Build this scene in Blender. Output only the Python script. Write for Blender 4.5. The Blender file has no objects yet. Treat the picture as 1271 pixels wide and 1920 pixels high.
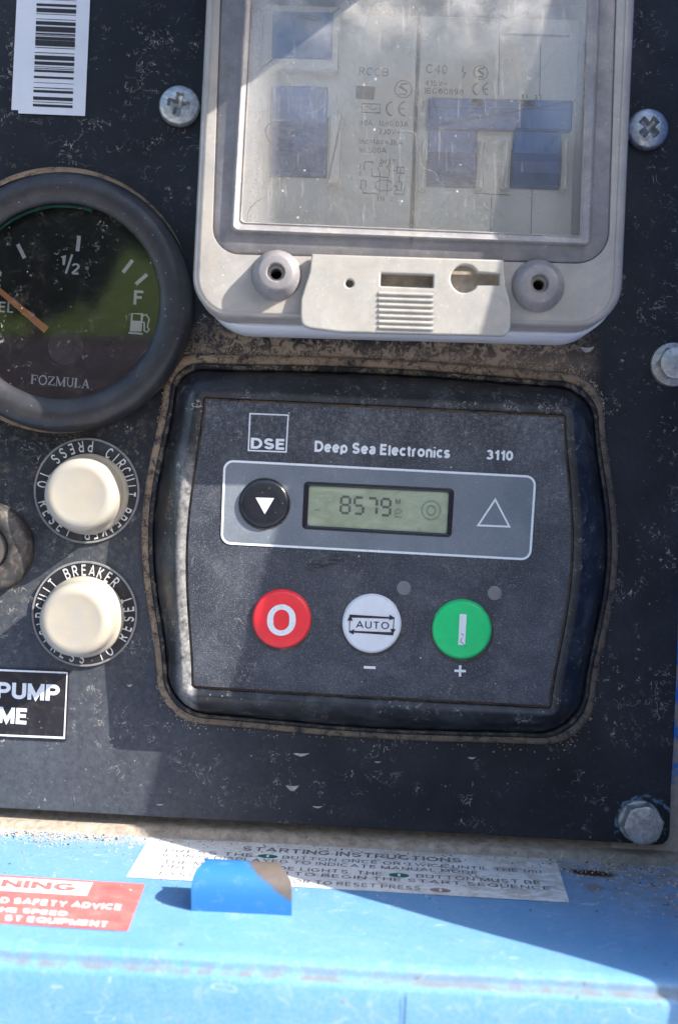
import bpy, bmesh, math, random
from math import radians, sin, cos, pi, hypot, atan2, sqrt
from mathutils import Vector, Matrix

random.seed(7)
sc = bpy.context.scene
COL = sc.collection
S = 0.00016            # metres per photograph pixel on the panel's plane
D = 2400.0             # camera distance from the panel, in those pixels
CX, CY = 635.5, 960.0

# ------------------------------------------------------------------ camera
cam_d = bpy.data.cameras.new("camera")
cam = bpy.data.objects.new("camera", cam_d)
COL.objects.link(cam)
cam.location = (0, -D * S, 0)
cam.rotation_euler = (radians(90), 0, 0)
cam_d.sensor_fit = 'VERTICAL'
cam_d.sensor_height = 24.0
cam_d.lens = 24.0 * D / 1920.0
cam_d.clip_start = 0.01
cam_d.clip_end = 300
cam_d.dof.use_dof = True
cam_d.dof.focus_distance = (D - 60) * S
cam_d.dof.aperture_fstop = 6.5
sc.camera = cam

# ------------------------------------------------------------------ sky, sun, exposure
SUN = Vector((2.1, -1.0, 1.6)).normalized()      # towards the sun
sun_el = math.asin(SUN.z)
world = bpy.data.worlds.new("World")
sc.world = world
world.use_nodes = True
wn = world.node_tree.nodes
wl = world.node_tree.links
wn.clear()
sky = wn.new('ShaderNodeTexSky')
sky.sky_type = 'NISHITA'
sky.sun_disc = False
sky.sun_elevation = sun_el
sky.sun_rotation = atan2(SUN.x, SUN.y)
sky.air_density = 1.0
sky.dust_density = 2.0
bg = wn.new('ShaderNodeBackground')
bg.inputs['Strength'].default_value = 0.14
wo = wn.new('ShaderNodeOutputWorld')
wl.new(sky.outputs[0], bg.inputs[0])
wl.new(bg.outputs[0], wo.inputs[0])
sd = bpy.data.lights.new("sun", 'SUN')
sd.energy = 4.4
sd.angle = radians(0.5)
sd.color = (1.0, 0.93, 0.83)
so = bpy.data.objects.new("sun", sd)
COL.objects.link(so)
so.rotation_euler = SUN.to_track_quat('Z', 'Y').to_euler()
so.location = SUN * 3
sc.view_settings.view_transform = 'Standard'
sc.view_settings.look = 'None'
sc.view_settings.exposure = 1.55
sc.view_settings.gamma = 1.0

# ------------------------------------------------------------------ coordinates
def T(x, y, w):
    """true panel coordinates (px right, px down, px out of the panel) -> world"""
    return Vector(((x - CX) * S, -w * S, (CY - y) * S))

def tc(x, y, w=0.0):
    """where the point seen at photo pixel (x, y) truly is when it stands w off the panel"""
    k = (D - w) / D
    return (CX + (x - CX) * k, CY + (y - CY) * k)

def at(x, y, w=0.0):
    a, b = tc(x, y, w)
    return T(a, b, w)

SL0, SLX, SLW = 1550.0, 0.055, 0.073            # the ledge: y = SL0 + SLX*x + SLW*w
def sh(x, y, lift=0.8):
    """photo pixel -> point on the ledge"""
    k = (SL0 + SLX * CX + SLW * D - CY - lift) / ((y - CY) - SLX * (x - CX) + SLW * D)
    return T(CX + (x - CX) * k, CY + (y - CY) * k, D * (1 - k))

# ------------------------------------------------------------------ node helper
class NT:
    def __init__(s, name):
        s.m = bpy.data.materials.new(name)
        s.m.use_nodes = True
        s.t = s.m.node_tree
        s.t.nodes.clear()
        s.out = s.t.nodes.new('ShaderNodeOutputMaterial')
        g = s.t.nodes.new('ShaderNodeNewGeometry')
        v = s.t.nodes.new('ShaderNodeVectorMath'); v.operation = 'SCALE'
        v.inputs['Scale'].default_value = 1.0 / S
        s.t.links.new(g.outputs['Position'], v.inputs[0])
        s.pos = v.outputs[0]
        s.geo = g
        s._xyz = None
    def put(s, sock, v):
        if v is None: return
        if isinstance(v, bpy.types.NodeSocket): s.t.links.new(v, sock)
        else:
            if isinstance(v, (tuple, list)) and len(v) == 3 and sock.type == 'RGBA': v = (*v, 1)
            sock.default_value = v
    def xyz(s):
        if not s._xyz:
            n = s.t.nodes.new('ShaderNodeSeparateXYZ')
            s.t.links.new(s.pos, n.inputs[0])
            s._xyz = (s.m_('ADD', n.outputs[0], CX), s.m_('SUBTRACT', CY, n.outputs[2]), s.m_('MULTIPLY', n.outputs[1], -1.0))
        return s._xyz
    def m_(s, op, a, b=0.0, c=None):
        n = s.t.nodes.new('ShaderNodeMath'); n.operation = op
        s.put(n.inputs[0], a); s.put(n.inputs[1], b)
        if c is not None: s.put(n.inputs[2], c)
        return n.outputs[0]
    def sv(s, sx, sy, sz, rot=0):
        n = s.t.nodes.new('ShaderNodeMapping')
        n.inputs['Scale'].default_value = (sx, sy, sz)
        n.inputs['Rotation'].default_value = (0, rot, 0)
        s.t.links.new(s.pos, n.inputs[0])
        return n.outputs[0]
    def noise(s, px, detail=2, rough=.5, dist=0.0, vec=None, off=0):
        n = s.t.nodes.new('ShaderNodeTexNoise')
        n.inputs['Scale'].default_value = 1.0 / px
        n.inputs['Detail'].default_value = detail
        n.inputs['Roughness'].default_value = rough
        n.inputs['Distortion'].default_value = dist
        v = vec if vec is not None else s.pos
        if off:
            a = s.t.nodes.new('ShaderNodeVectorMath'); a.operation = 'ADD'
            s.t.links.new(v, a.inputs[0]); a.inputs[1].default_value = (off * 37.1, off * 91.7, off * 53.3)
            v = a.outputs[0]
        s.t.links.new(v, n.inputs['Vector'])
        return n.outputs[0]
    def vor(s, px, off=0, vec=None):
        n = s.t.nodes.new('ShaderNodeTexVoronoi')
        n.inputs['Scale'].default_value = 1.0 / px
        v = vec if vec is not None else s.pos
        if off:
            a = s.t.nodes.new('ShaderNodeVectorMath'); a.operation = 'ADD'
            s.t.links.new(v, a.inputs[0]); a.inputs[1].default_value = (off * 37.1, off * 91.7, off * 53.3)
            v = a.outputs[0]
        s.t.links.new(v, n.inputs['Vector'])
        return n
    def rng(s, v, a, b, lo=0.0, hi=1.0):
        n = s.t.nodes.new('ShaderNodeMapRange')
        s.put(n.inputs[0], v)
        for i, x in enumerate((a, b, lo, hi)): s.put(n.inputs[i + 1], x)
        return n.outputs[0]
    def mix(s, f, a, b):
        n = s.t.nodes.new('ShaderNodeMix'); n.data_type = 'RGBA'
        s.put(n.inputs[0], f); s.put(n.inputs[6], a); s.put(n.inputs[7], b)
        return n.outputs[2]
    def mul(s, *a):
        r = a[0]
        for x in a[1:]: r = s.m_('MULTIPLY', r, x)
        return r
    def mx(s, *a):
        r = a[0]
        for x in a[1:]: r = s.m_('MAXIMUM', r, x)
        return r
    def curls(s, px=26, thin=.014, patch=90, lo=.54, hi=.6, off=1):
        """thin curling hairs and scratches of dust, in patches"""
        n1 = s.noise(px, 2, .6, 1.6, off=off)
        d = s.m_('ABSOLUTE', s.m_('SUBTRACT', n1, .5))
        line = s.rng(d, thin, thin * .3)
        p = s.rng(s.noise(patch, 2, .6, off=off + 3), lo, hi)
        q = s.rng(s.noise(px * .8, 1, .5, off=off + 7), .53, .6)
        return s.mul(line, p, q)
    def specks(s, px=9, r0=.10, r1=.05, off=1, keep=.55):
        v = s.vor(px, off)
        d = s.rng(v.outputs['Distance'], r0, r1)
        c = s.t.nodes.new('ShaderNodeSeparateColor'); s.t.links.new(v.outputs['Color'], c.inputs[0])
        return s.mul(d, s.rng(c.outputs[0], keep, keep + .05), s.rng(c.outputs[1], 0, 1, .3, 1))
    def bump(s, h, strength=.3, dist_px=1.0, normal=None):
        n = s.t.nodes.new('ShaderNodeBump')
        n.inputs['Strength'].default_value = strength
        n.inputs['Distance'].default_value = dist_px * S
        s.put(n.inputs['Height'], h)
        if normal is not None: s.t.links.new(normal, n.inputs['Normal'])
        return n.outputs[0]
    def bsdf(s, base, rough=.5, metal=0.0, normal=None, spec=.5, **kw):
        n = s.t.nodes.new('ShaderNodeBsdfPrincipled')
        s.put(n.inputs['Base Color'], base); s.put(n.inputs['Roughness'], rough); s.put(n.inputs['Metallic'], metal)
        s.put(n.inputs['Specular IOR Level'], spec)
        if normal is not None: s.t.links.new(normal, n.inputs['Normal'])
        for k, v in kw.items(): s.put(n.inputs[k.replace('_', ' ')], v)
        return n.outputs[0]
    def node(s, t, **ins):
        n = s.t.nodes.new(t)
        for k, v in ins.items(): s.put(n.inputs[k], v)
        return n.outputs[0]
    def mixsh(s, f, a, b):
        n = s.t.nodes.new('ShaderNodeMixShader')
        s.put(n.inputs[0], f); s.t.links.new(a, n.inputs[1]); s.t.links.new(b, n.inputs[2])
        return n.outputs[0]
    def done(s, sh_):
        s.t.links.new(sh_, s.out.inputs[0])
        return s.m

TAN = (0.36, 0.28, 0.20)
PALE = (0.50, 0.47, 0.42)

# ------------------------------------------------------------------ materials
def m_panel():
    n = NT("black_panel_plastic")
    x, y, w = n.xyz()
    big = n.noise(160, 4, .6)
    base = n.mix(n.rng(big, .35, .7), (.0055, .007, .0105), (.011, .014, .021))
    # haze of wiped dust
    haze = n.mul(n.rng(n.noise(220, 5, .65, .4, off=2), .42, .72), n.rng(n.noise(7, 3, .7), .35, .7, .3, 1.0), .10)
    base = n.mix(haze, base, (.24, .27, .32))
    # heavier dirt on the strip between cover and controller, and round it
    strip = n.mul(n.rng(y, 585, 640), n.rng(y, 735, 690), n.rng(x, 330, 420), n.rng(x, 1130, 1040))
    grit = n.rng(n.m_('ADD', n.noise(16, 5, .75, 1.2), n.mul(n.noise(70, 2, .5, off=4), .5)), .70, .84)
    low = n.mul(n.rng(y, 640, 680), .45)
    base = n.mix(n.mul(strip, n.m_('ADD', n.mul(grit, .8), low)), base, TAN)
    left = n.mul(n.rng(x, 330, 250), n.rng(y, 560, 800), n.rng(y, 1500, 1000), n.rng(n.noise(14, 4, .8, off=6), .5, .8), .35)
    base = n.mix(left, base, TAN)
    film_sunlift = n.mul(n.rng(y, 840, 1100), n.rng(x, 620, 280), n.rng(n.noise(13, 5, .8, off=16), .25, .75, .07, .24))  # pale tone painted in to lift the sunlit left side
    base = n.mix(film_sunlift, base, (.27, .30, .35))
    base = n.mix(n.mul(n.mx(n.curls(30, .012, 110, .50, .60, 1), n.curls(18, .016, 80, .55, .62, 2)), .62), base, PALE)
    base = n.mix(n.mul(n.mx(n.specks(13, .11, .04, 1, .4), n.specks(28, .075, .03, 5, .2)), .8), base, PALE)
    base = n.mix(n.mul(n.specks(90, .045, .02, 9, .1), .9), base, (.6, .56, .48))
    drops = n.mul(n.specks(75, .09, .03, 12, .6), n.rng(y, 1380, 1440), .6)
    base = n.mix(drops, base, (.55, .55, .55))
    # paint worn blue near the corner bolt
    rx = n.m_('SUBTRACT', x, 1208); ry = n.m_('SUBTRACT', y, 1548)
    rr_ = n.m_('SQRT', n.m_('ADD', n.mul(rx, rx), n.mul(ry, ry)))
    ring = n.mul(n.rng(n.m_('ABSOLUTE', n.m_('SUBTRACT', rr_, n.rng(n.noise(20, 3, .6), 0, 1, 42, 66))), 4, 1), n.rng(n.noise(13, 2, .5, off=8), .4, .55), .4)
    base = n.mix(ring, base, (.25, .42, .6))
    h = n.m_('ADD', n.mul(n.noise(3.5, 2, .6), .5), n.mul(n.noise(40, 2), .5))
    return n.done(n.bsdf(base, n.rng(n.noise(60, 4, .6, off=3), .3, .7, .32, .55), 0, n.bump(h, .25, .9), .30))

def m_bezel():
    n = NT("black_bezel_plastic")
    x_, y_, w_ = n.xyz()
    base = n.mix(n.rng(n.noise(90, 4, .6), .35, .7), (.005, .006, .009), (.012, .014, .020))
    haze = n.mul(n.rng(n.noise(60, 5, .7, .6, off=2), .46, .75), n.rng(n.noise(5, 2, .7), .35, .7, .3, 1), .25)
    base = n.mix(haze, base, (.28, .30, .33))
    base = n.mix(n.mul(n.mx(n.curls(22, .016, 90, .5, .6, 11), n.curls(14, .02, 60, .56, .62, 12)), .55), base, PALE)
    base = n.mix(n.mul(n.mx(n.specks(11, .13, .05, 21, .45), n.specks(30, .07, .03, 25, .2)), .75), base, PALE)
    inner = n.mul(n.rng(x_, 378, 366), n.rng(x_, 335, 350), n.rng(y_, 830, 900), n.rng(n.noise(12, 4, .7, off=31), .3, .6, .05, .55))  # pale dust kept to the left inner slope, painting in its sunlit brightness
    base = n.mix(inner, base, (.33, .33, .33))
    h = n.noise(3.0, 2, .6)
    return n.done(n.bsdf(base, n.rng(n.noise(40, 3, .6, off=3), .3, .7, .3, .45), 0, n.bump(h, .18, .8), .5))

def m_face(name, c0, c1, off):
    n = NT(name)
    x, y, w = n.xyz()
    base = n.mix(n.rng(n.noise(120, 3, .6, off=off), .35, .7), c0, c1)
    fine = n.noise(2.2, 1, .5, off=off)
    base = n.mix(n.rng(fine, .56, .74, 0, .5), base, (.26, .27, .30))
    haze = n.mul(n.rng(n.noise(90, 5, .7, .6, off=off + 2), .45, .75), n.rng(n.noise(5, 2, .7, off=off), .4, .7, .3, 1), .3)
    base = n.mix(haze, base, (.35, .36, .38))
    dusttop = n.mul(n.rng(y, 890, 790), n.rng(n.noise(9, 4, .75, off=off + 5), .48, .7), .28)
    base = n.mix(dusttop, base, (.42, .42, .42))
    base = n.mix(n.mul(n.curls(26, .012, 70, .56, .62, off + 3), .45), base, PALE)
    base = n.mix(n.mul(n.mx(n.specks(14, .09, .04, off, .5), n.specks(40, .055, .02, off + 4, .3)), .8), base, (.6, .58, .54))
    # the rubbed dark smear below the display
    sx = n.m_('DIVIDE', n.m_('SUBTRACT', x, 612), 46.0); sy = n.m_('DIVIDE', n.m_('SUBTRACT', n.m_('ADD', y, n.mul(n.m_('SUBTRACT', x, 612), .28)), 1052), 13.0)
    sm = n.rng(n.m_('ADD', n.mul(sx, sx), n.mul(sy, sy)), 1.0, .2)
    st = n.rng(n.noise(4, 3, .6, vec=n.sv(.18, 1, 1, radians(-14))), .42, .52)
    base = n.mix(n.mul(sm, st, .85), base, (.008, .008, .009))
    h = n.noise(2.6, 2, .6, off=off)
    return n.done(n.bsdf(base, .42, 0, n.bump(h, .35, .8), .5))

def m_gasket(name, dustlo=.26, dusthi=.46, col=(.40, .31, .22)):
    n = NT(name)
    d = n.rng(n.m_('ADD', n.noise(26, 6, .75, 1.0), n.mul(n.m_('SUBTRACT', n.noise(3, 2, .7), .5), .35)), dustlo, dusthi)
    x, y, w = n.xyz()
    where = n.mx(n.rng(y, 860, 690, .38, 1.0), n.rng(x, 420, 300, 0.3, .75), .3)
    where = n.mul(where, n.rng(x, 1060, 1130, 1, .75), n.rng(n.noise(90, 4, .7, .4, off=14), .3, .55, .55, 1))
    tone = n.mix(n.noise(20, 3, .6, off=4), (col[0] * .7, col[1] * .66, col[2] * .6), (col[0] * 1.15, col[1] * 1.1, col[2] * 1.05))
    base = n.mix(n.mul(d, where), (.02, .023, .028), tone)
    return n.done(n.bsdf(base, .75, 0, n.bump(n.noise(4, 4, .7), .5, 1.5), .3))

def m_plain(name, col, rough=.5, var=.12, px=30, metal=0.0, spec=.5, speck=0.0, bump=.1, bpx=5, dirt=0.0, dcol=TAN):
    n = NT(name)
    c2 = tuple(max(0, c * (1 - var)) for c in col); c3 = tuple(min(1, c * (1 + var)) for c in col)
    base = n.mix(n.rng(n.noise(px, 4, .6), .3, .7), c2, c3)
    if dirt: base = n.mix(n.mul(n.rng(n.noise(px * .6, 5, .75, .6, off=3), .5, .72), dirt), base, dcol)
    if speck: base = n.mix(n.mul(n.specks(12, .13, .05, 3, .5), speck), base, PALE)
    return n.done(n.bsdf(base, rough, metal, n.bump(n.noise(bpx, 3, .6), bump, 1.0) if bump else None, spec))

def m_print(name, col, wear=.35, px=4):
    n = NT(name)
    base = n.mix(n.mul(n.rng(n.noise(px, 3, .7), .56, .72), wear), col, (.12, .12, .13))
    return n.done(n.bsdf(base, .5))

def m_zinc(name, a=(.62, .64, .64), b=(.30, .31, .31), off=0):
    n = NT(name)
    f = n.rng(n.noise(12, 5, .7, .8, off=off), .35, .65)
    base = n.mix(f, b, a)
    base = n.mix(n.specks(6, .22, .12, 3 + off, .72), base, (.03, .03, .03))
    return n.done(n.bsdf(base, n.rng(n.noise(9, 3, .6, off=off), .3, .7, .28, .5), .75, n.bump(n.noise(5, 4, .7, off=off), .45, 1.4)))

def m_blue():
    n = NT("weathered_blue_paint")
    x, y, w = n.xyz()
    back = n.m_('SUBTRACT', n.m_('SUBTRACT', y, n.mul(x, SLX)), SL0)     # height below the ledge's back edge
    base = n.mix(n.rng(n.noise(120, 4, .6), .3, .7), (.045, .225, .48), (.085, .265, .51))
    # pale scuffed patches, plus an even pale veil painted for washed-out sky sheen
    sc_ = n.m_('ADD', n.mul(n.rng(n.noise(28, 6, .75, .6, off=5), .55, .68), .16), n.rng(n.noise(5, 3, .7, off=25), .35, .7, .06, .20))
    base = n.mix(sc_, base, (.60, .60, .60))
    # general chalky dust on the ledge, strong at its back and right
    onl = n.mul(n.rng(back, 70, 30), n.rng(back, -60, -20))
    dust = n.mul(onl, n.rng(n.noise(26, 5, .75, .5, off=1), .40, .60))
    wf = n.rng(w, 10, 75, 1.2, 0.0)
    rt = n.mul(n.rng(x, 950, 1230), n.rng(w, 330, 60))
    amt = n.m_('MINIMUM', n.m_('ADD', n.mul(wf, 1.0), n.mul(rt, .8)), 1.0)
    spk = n.rng(n.noise(4, 3, .8, off=4), .50, .66)
    base = n.mix(n.mul(dust, amt, .95), base, n.mix(n.rng(n.noise(8, 4, .7, off=9), .35, .65), (.24, .20, .155), (.50, .45, .38)))
    base = n.mix(n.mul(spk, n.rng(w, 230, 20, 0.0, .55), onl), base, (.5, .47, .42))
    chan = n.mul(n.rng(w, 22, 10), n.rng(back, 20, 2), n.rng(back, -70, -30))
    base = n.mix(n.mul(chan, n.rng(n.noise(15, 4, .6, off=12), .25, .5, .75, 1.0)), base, n.mix(n.rng(n.noise(22, 5, .75, .5, off=3), .3, .7), (.15, .12, .09), (.40, .34, .27)))
    chip = n.rng(n.m_('ADD', n.noise(9, 4, .7, .3, off=33), n.mul(n.noise(90, 2, .5, off=34), .35)), .865, .885)
    base = n.mix(n.mul(chip, .9), base, n.mix(n.noise(6, 2, off=3), (.10, .06, .04), (.30, .27, .24)))
    scr = n.mul(n.rng(n.m_('ABSOLUTE', n.m_('SUBTRACT', n.noise(70, 2, .5, .5, vec=n.sv(.35, 1, 1, radians(12)), off=36), .5)), .004, .001), n.rng(n.noise(60, 2, .5, off=37), .52, .58))
    base = n.mix(n.mul(scr, .5), base, (.6, .66, .72))
    grime = n.mul(n.rng(x, 930, 1150), n.rng(w, 380, 90), onl, n.rng(n.noise(30, 6, .75, .8, off=41), .40, .56), .75)
    base = n.mix(grime, base, n.mix(n.noise(10, 4, .7, off=42), (.10, .08, .06), (.30, .27, .23)))
    # rust spots
    rv = n.m_('ADD', n.noise(40, 5, .7, .5, vec=n.sv(.7, .5, 1.2), off=2), n.mul(n.rng(x, 900, 1250), n.rng(w, 420, 60), .05))
    base = n.mix(n.rng(rv, .70, .735), base, (.10, .055, .03))
    sp = n.mul(n.rng(n.vor(26, 4).outputs['Distance'], .16, .08), n.rng(n.noise(60, 2, .5, off=8), .55, .62), n.rng(x, 700, 1200, .3, 1))
    base = n.mix(n.mul(sp, .8), base, (.09, .05, .03))
    # the oval burnt rust mark on the right of the ledge
    ex = n.m_('DIVIDE', n.m_('SUBTRACT', x, 1095), 40.0); ew = n.m_('DIVIDE', n.m_('SUBTRACT', w, n.m_('ADD', 75, n.mul(n.m_('SUBTRACT', x, 1095), .12))), 16.0)
    el = n.m_('ADD', n.m_('ADD', n.mul(ex, ex), n.mul(ew, ew)), n.mul(n.m_('SUBTRACT', n.noise(18, 4, .7, off=6), .5), 1.2))
    base = n.mix(n.mul(n.rng(el, 1.5, .5), n.rng(back, 60, 40)), base, (.045, .022, .012))
    ex2 = n.m_('DIVIDE', n.m_('SUBTRACT', x, 1085), 18.0); ew2 = n.m_('DIVIDE', n.m_('SUBTRACT', w, 150), 22.0)
    el2 = n.m_('ADD', n.m_('ADD', n.mul(ex2, ex2), n.mul(ew2, ew2)), n.mul(n.m_('SUBTRACT', n.noise(14, 4, .7, off=6), .5), 2.0))
    base = n.mix(n.mul(n.rng(el2, 1.2, .5), .6), base, (.22, .15, .08))
    # grime in the fold of the front lip
    fold = n.mul(n.rng(w, 519, 524), n.rng(w, 535, 530), n.rng(back, 66, 60), n.rng(back, 30, 36))
    fm = n.rng(n.m_('ADD', n.noise(30, 4, .7, off=7), n.mul(n.rng(x, 500, 1100), .08)), .38, .58)
    base = n.mix(n.mul(fold, fm, .75), base, (.16, .14, .10))
    drip = n.mul(n.rng(w, 528, 534), n.rng(n.noise(9, 2, .5, vec=n.sv(1, 1, .16), off=3), .67, .73), n.rng(back, 190, 60), .5)
    base = n.mix(drip, base, (.25, .24, .16))
    h = n.m_('ADD', n.noise(22, 3, .5), n.mul(n.mx(n.mul(dust, amt), chan), n.noise(4, 3, .8)))
    rough = n.rng(n.mx(n.mul(dust, amt), chan), 0, .6, .3, .8)
    return n.done(n.bsdf(base, rough, 0, n.bump(h, .2, 1.5), .5))

def m_frame():
    n = NT("worn_blue_frame_metal")
    x, y, w = n.xyz()
    f = n.rng(n.m_('ADD', n.noise(40, 4, .65, .4), n.mul(n.rng(y, 1440, 1480), .3)), .52, .60)
    base = n.mix(f, (.02, .21, .62), n.mix(n.noise(14, 4, .7, off=2), (.24, .19, .15), (.48, .44, .38)))
    base = n.mix(n.rng(n.noise(16, 4, .7, off=5), .63, .68), base, (.16, .06, .03))
    return n.done(n.bsdf(base, .6, 0, n.bump(n.noise(6, 4, .7), .4, 1.5)))

def m_frost(name, col, alpha=1.0, rough=.4, dust=.4, trans=.0, dcol=(.62, .55, .46)):
    n = NT(name)
    x, y, w = n.xyz()
    c2 = tuple(c * .88 for c in col)
    c2 = tuple(c * .72 for c in col)
    base = n.mix(n.rng(n.noise(70, 5, .65, .5), .3, .7), c2, col)
    base = n.mix(n.mul(n.rng(n.noise(14, 4, .75, off=11), .5, .75), .3), base, tuple(c * .55 for c in col))
    base = n.mix(n.mul(n.rng(n.noise(40, 5, .7, .5, off=5), .45, .72), dust), base, dcol)
    base = n.mix(n.mul(n.mx(n.specks(8, .12, .05, 2, .5), n.specks(25, .07, .03, 3, .3)), .7), base, (.95, .95, .95))
    base = n.mix(n.mul(n.curls(20, .012, 60, .56, .62, 31), .4), base, (.9, .88, .84))
    b = n.bsdf(base, rough, 0, n.bump(n.m_('ADD', n.noise(3, 2, .7), n.noise(25, 2, .5)), .2, 1.0), .5)
    if trans:
        tr = n.node('ShaderNodeBsdfTranslucent', Color=base)
        b = n.mixsh(trans, b, tr)
    if alpha < 1:
        t = n.node('ShaderNodeBsdfTransparent')
        b = n.mixsh(n.rng(n.noise(30, 4, .7, off=9), .3, .7, alpha - .1, alpha + .1), t, b)
    return n.done(b)

def m_pane():
    n = NT("clear_scuffed_polycarbonate")
    x, y, w = n.xyz()
    cloud = n.m_('ADD', n.noise(80, 5, .65, .6), n.mul(n.m_('SUBTRACT', n.noise(4, 2, .7, off=3), .5), .12))
    a = n.m_('ADD', n.rng(cloud, .3, .75, .04, .10), n.rng(n.noise(3, 2, .7, off=21), .35, .7, 0, .07))
    # smears of dried dust along the left edge, the top and the lower edge
    edge = n.mx(n.rng(x, 535, 490), n.mul(n.rng(y, 190, 95), n.rng(n.noise(60, 3, .5, off=6), .4, .65)), n.mul(n.rng(x, 1035, 1060), .6))
    a = n.m_('ADD', a, n.mul(edge, .26))
    streak = n.rng(n.noise(5, 3, .6, vec=n.sv(1.0, 1, .05, radians(8)), off=2), .62, .70)
    a = n.m_('ADD', a, n.mul(streak, .10))
    lines = n.mul(n.rng(n.m_('ABSOLUTE', n.m_('SUBTRACT', n.noise(120, 1, .3, 1.0, off=13), .5)), .0035, .001), n.rng(n.noise(90, 1, .5, off=15), .5, .55))
    sp = n.mx(n.specks(10, .12, .05, 2, .55), n.specks(34, .08, .03, 7, .3), n.mul(n.curls(24, .008, 80, .56, .62, 41), .6))
    tone = n.mix(n.rng(n.noise(45, 4, .6, off=8), .35, .65), (.70, .70, .70), (.74, .70, .64))
    tone = n.mix(sp, tone, (1, .98, .94))
    a = n.mx(a, n.mul(sp, .55))
    a = n.mx(a, n.mul(lines, .55)); tone = n.mix(lines, tone, (.25, .24, .22))
    # the tan crack of dirt down the right side
    cx_ = n.m_('ADD', n.m_('ADD', 1060.0, n.mul(n.m_('SUBTRACT', n.noise(60, 4, .6, off=17), .5), 26)), n.mul(n.m_('MAXIMUM', n.m_('SUBTRACT', y, 400), 0), .12))
    dx = n.m_('ABSOLUTE', n.m_('SUBTRACT', x, cx_))
    crack = n.mul(n.rng(dx, n.rng(n.noise(30, 3, .6, off=18), .3, .7, 5, 13), 1.0), n.rng(y, 200, 240, .6, 1))
    a = n.mx(a, n.mul(crack, .8)); tone = n.mix(n.mul(crack, .9), tone, (.80, .70, .56))
    d = n.bsdf(tone, .35, 0, None, .4)
    t = n.node('ShaderNodeBsdfTransparent')
    g = n.node('ShaderNodeBsdfGlossy', Roughness=.08)
    b = n.mixsh(n.m_('MINIMUM', a, .92), t, d)
    lw = n.t.nodes.new('ShaderNodeFresnel'); lw.inputs[0].default_value = 1.5
    return n.done(n.mixsh(n.mul(lw.outputs[0], 1.0), b, g))

def m_glass(name, dirt=.5):
    n = NT(name)
    t = n.node('ShaderNodeBsdfTransparent')
    g = n.node('ShaderNodeBsdfGlossy', Roughness=.03)
    d = n.bsdf(n.mix(n.noise(20, 3, .6), (.40, .38, .34), (.62, .6, .56)), .7)
    x, y, w = n.xyz()
    blot = n.rng(n.noise(42, 5, .72, .9, off=3), .50, .80)
    film_sunlift = n.mul(blot, n.rng(n.noise(6, 3, .7, off=2), .4, .65, .15, 1), .10)
    sp = n.mx(n.specks(11, .10, .04, 2, .6), n.specks(26, .07, .03, 7, .4), n.mul(n.curls(18, .02, 50, .55, .6, 51), .6))
    a = n.mul(n.mx(film_sunlift, n.mul(sp, .8)), dirt * 2)
    b = n.mixsh(n.m_('MINIMUM', a, .95), t, d)
    fr = n.t.nodes.new('ShaderNodeFresnel'); fr.inputs[0].default_value = 1.75
    return n.done(n.mixsh(fr.outputs[0], b, g))

def m_rubber_cap():
    n = NT("yellowed_clear_rubber")
    base = n.mix(n.rng(n.noise(40, 4, .6), .35, .65), (.33, .315, .28), (.37, .335, .27))
    base = n.mix(n.mul(n.rng(n.noise(26, 4, .7, .5, off=4), .55, .75), .35), base, (.42, .29, .18))
    base = n.mix(n.mul(n.specks(9, .12, .05, 3, .6), .5), base, (.65, .6, .52))
    return n.done(n.bsdf(base, .38, 0, n.bump(n.noise(8, 3, .6), .12, 1), .5, Subsurface_Weight=.15, Subsurface_Scale=10 * S, Subsurface_Radius=(1, .8, .6)))

def m_lcd():
    n = NT("green_liquid_crystal_glass")
    base = n.mix(n.rng(n.noise(30, 4, .6, .8, vec=n.sv(.5, 1, 1)), .35, .65), (.26, .30, .20), (.35, .40, .29))
    base = n.mix(n.mul(n.mx(n.curls(14, .03, 40, .48, .55, 61), n.rng(n.noise(7, 4, .7, .8, off=5), .62, .75)), .45), base, (.50, .58, .42))
    return n.done(n.bsdf(base, .3, 0, None, .5))

def m_tab():
    n = NT("blue_paint_rubbed_to_metal")
    x, y, w = n.xyz()
    e = n.m_('SUBTRACT', n.m_('SUBTRACT', n.m_('SUBTRACT', x, 476), n.mul(n.m_('SUBTRACT', y, 1522), 1.35)), n.mul(n.m_('SUBTRACT', n.noise(14, 4, .6), .5), 14))
    f = n.rng(e, 0, 5)
    base = n.mix(n.rng(n.noise(26, 4, .7, off=3), .55, .72), (.025, .15, .37), (.075, .20, .34))
    base = n.mix(n.mul(n.rng(e, -6, 0), .5), base, (.10, .07, .06))
    base = n.mix(f, base, n.mix(n.noise(14, 4, .6), (.075, .062, .056), (.16, .135, .12)))
    return n.done(n.bsdf(base, .42, 0, n.bump(n.noise(8, 3, .6), .2, 1)))

def m_sticker_white():
    n = NT("dirty_white_sticker")
    x, y, w = n.xyz()
    base = n.mix(n.rng(n.noise(60, 4, .6), .3, .7), (.62, .63, .63), (.74, .75, .74))
    d = n.rng(n.m_('ADD', n.noise(26, 6, .78, .8, vec=n.sv(.6, 1, 1), off=3), n.mul(n.rng(x, 550, 950), .10)), .54, .68)
    base = n.mix(n.mul(d, .6), base, (.30, .26, .21))
    e = n.mul(n.rng(w, 60, 14), n.rng(n.noise(12, 4, .7, off=4), .35, .6), .6)
    base = n.mix(e, base, (.38, .34, .28))
    g = n.m_('ABSOLUTE', n.m_('SUBTRACT', w, n.m_('ADD', 80, n.mul(n.m_('SUBTRACT', x, 800), .62))))
    drag = n.mul(n.rng(g, 14, 3), n.rng(n.noise(9, 4, .8, off=7), .5, .6), n.rng(x, 700, 760), n.rng(x, 960, 900))
    base = n.mix(drag, base, (.06, .045, .035))
    return n.done(n.bsdf(base, .45))

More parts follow.
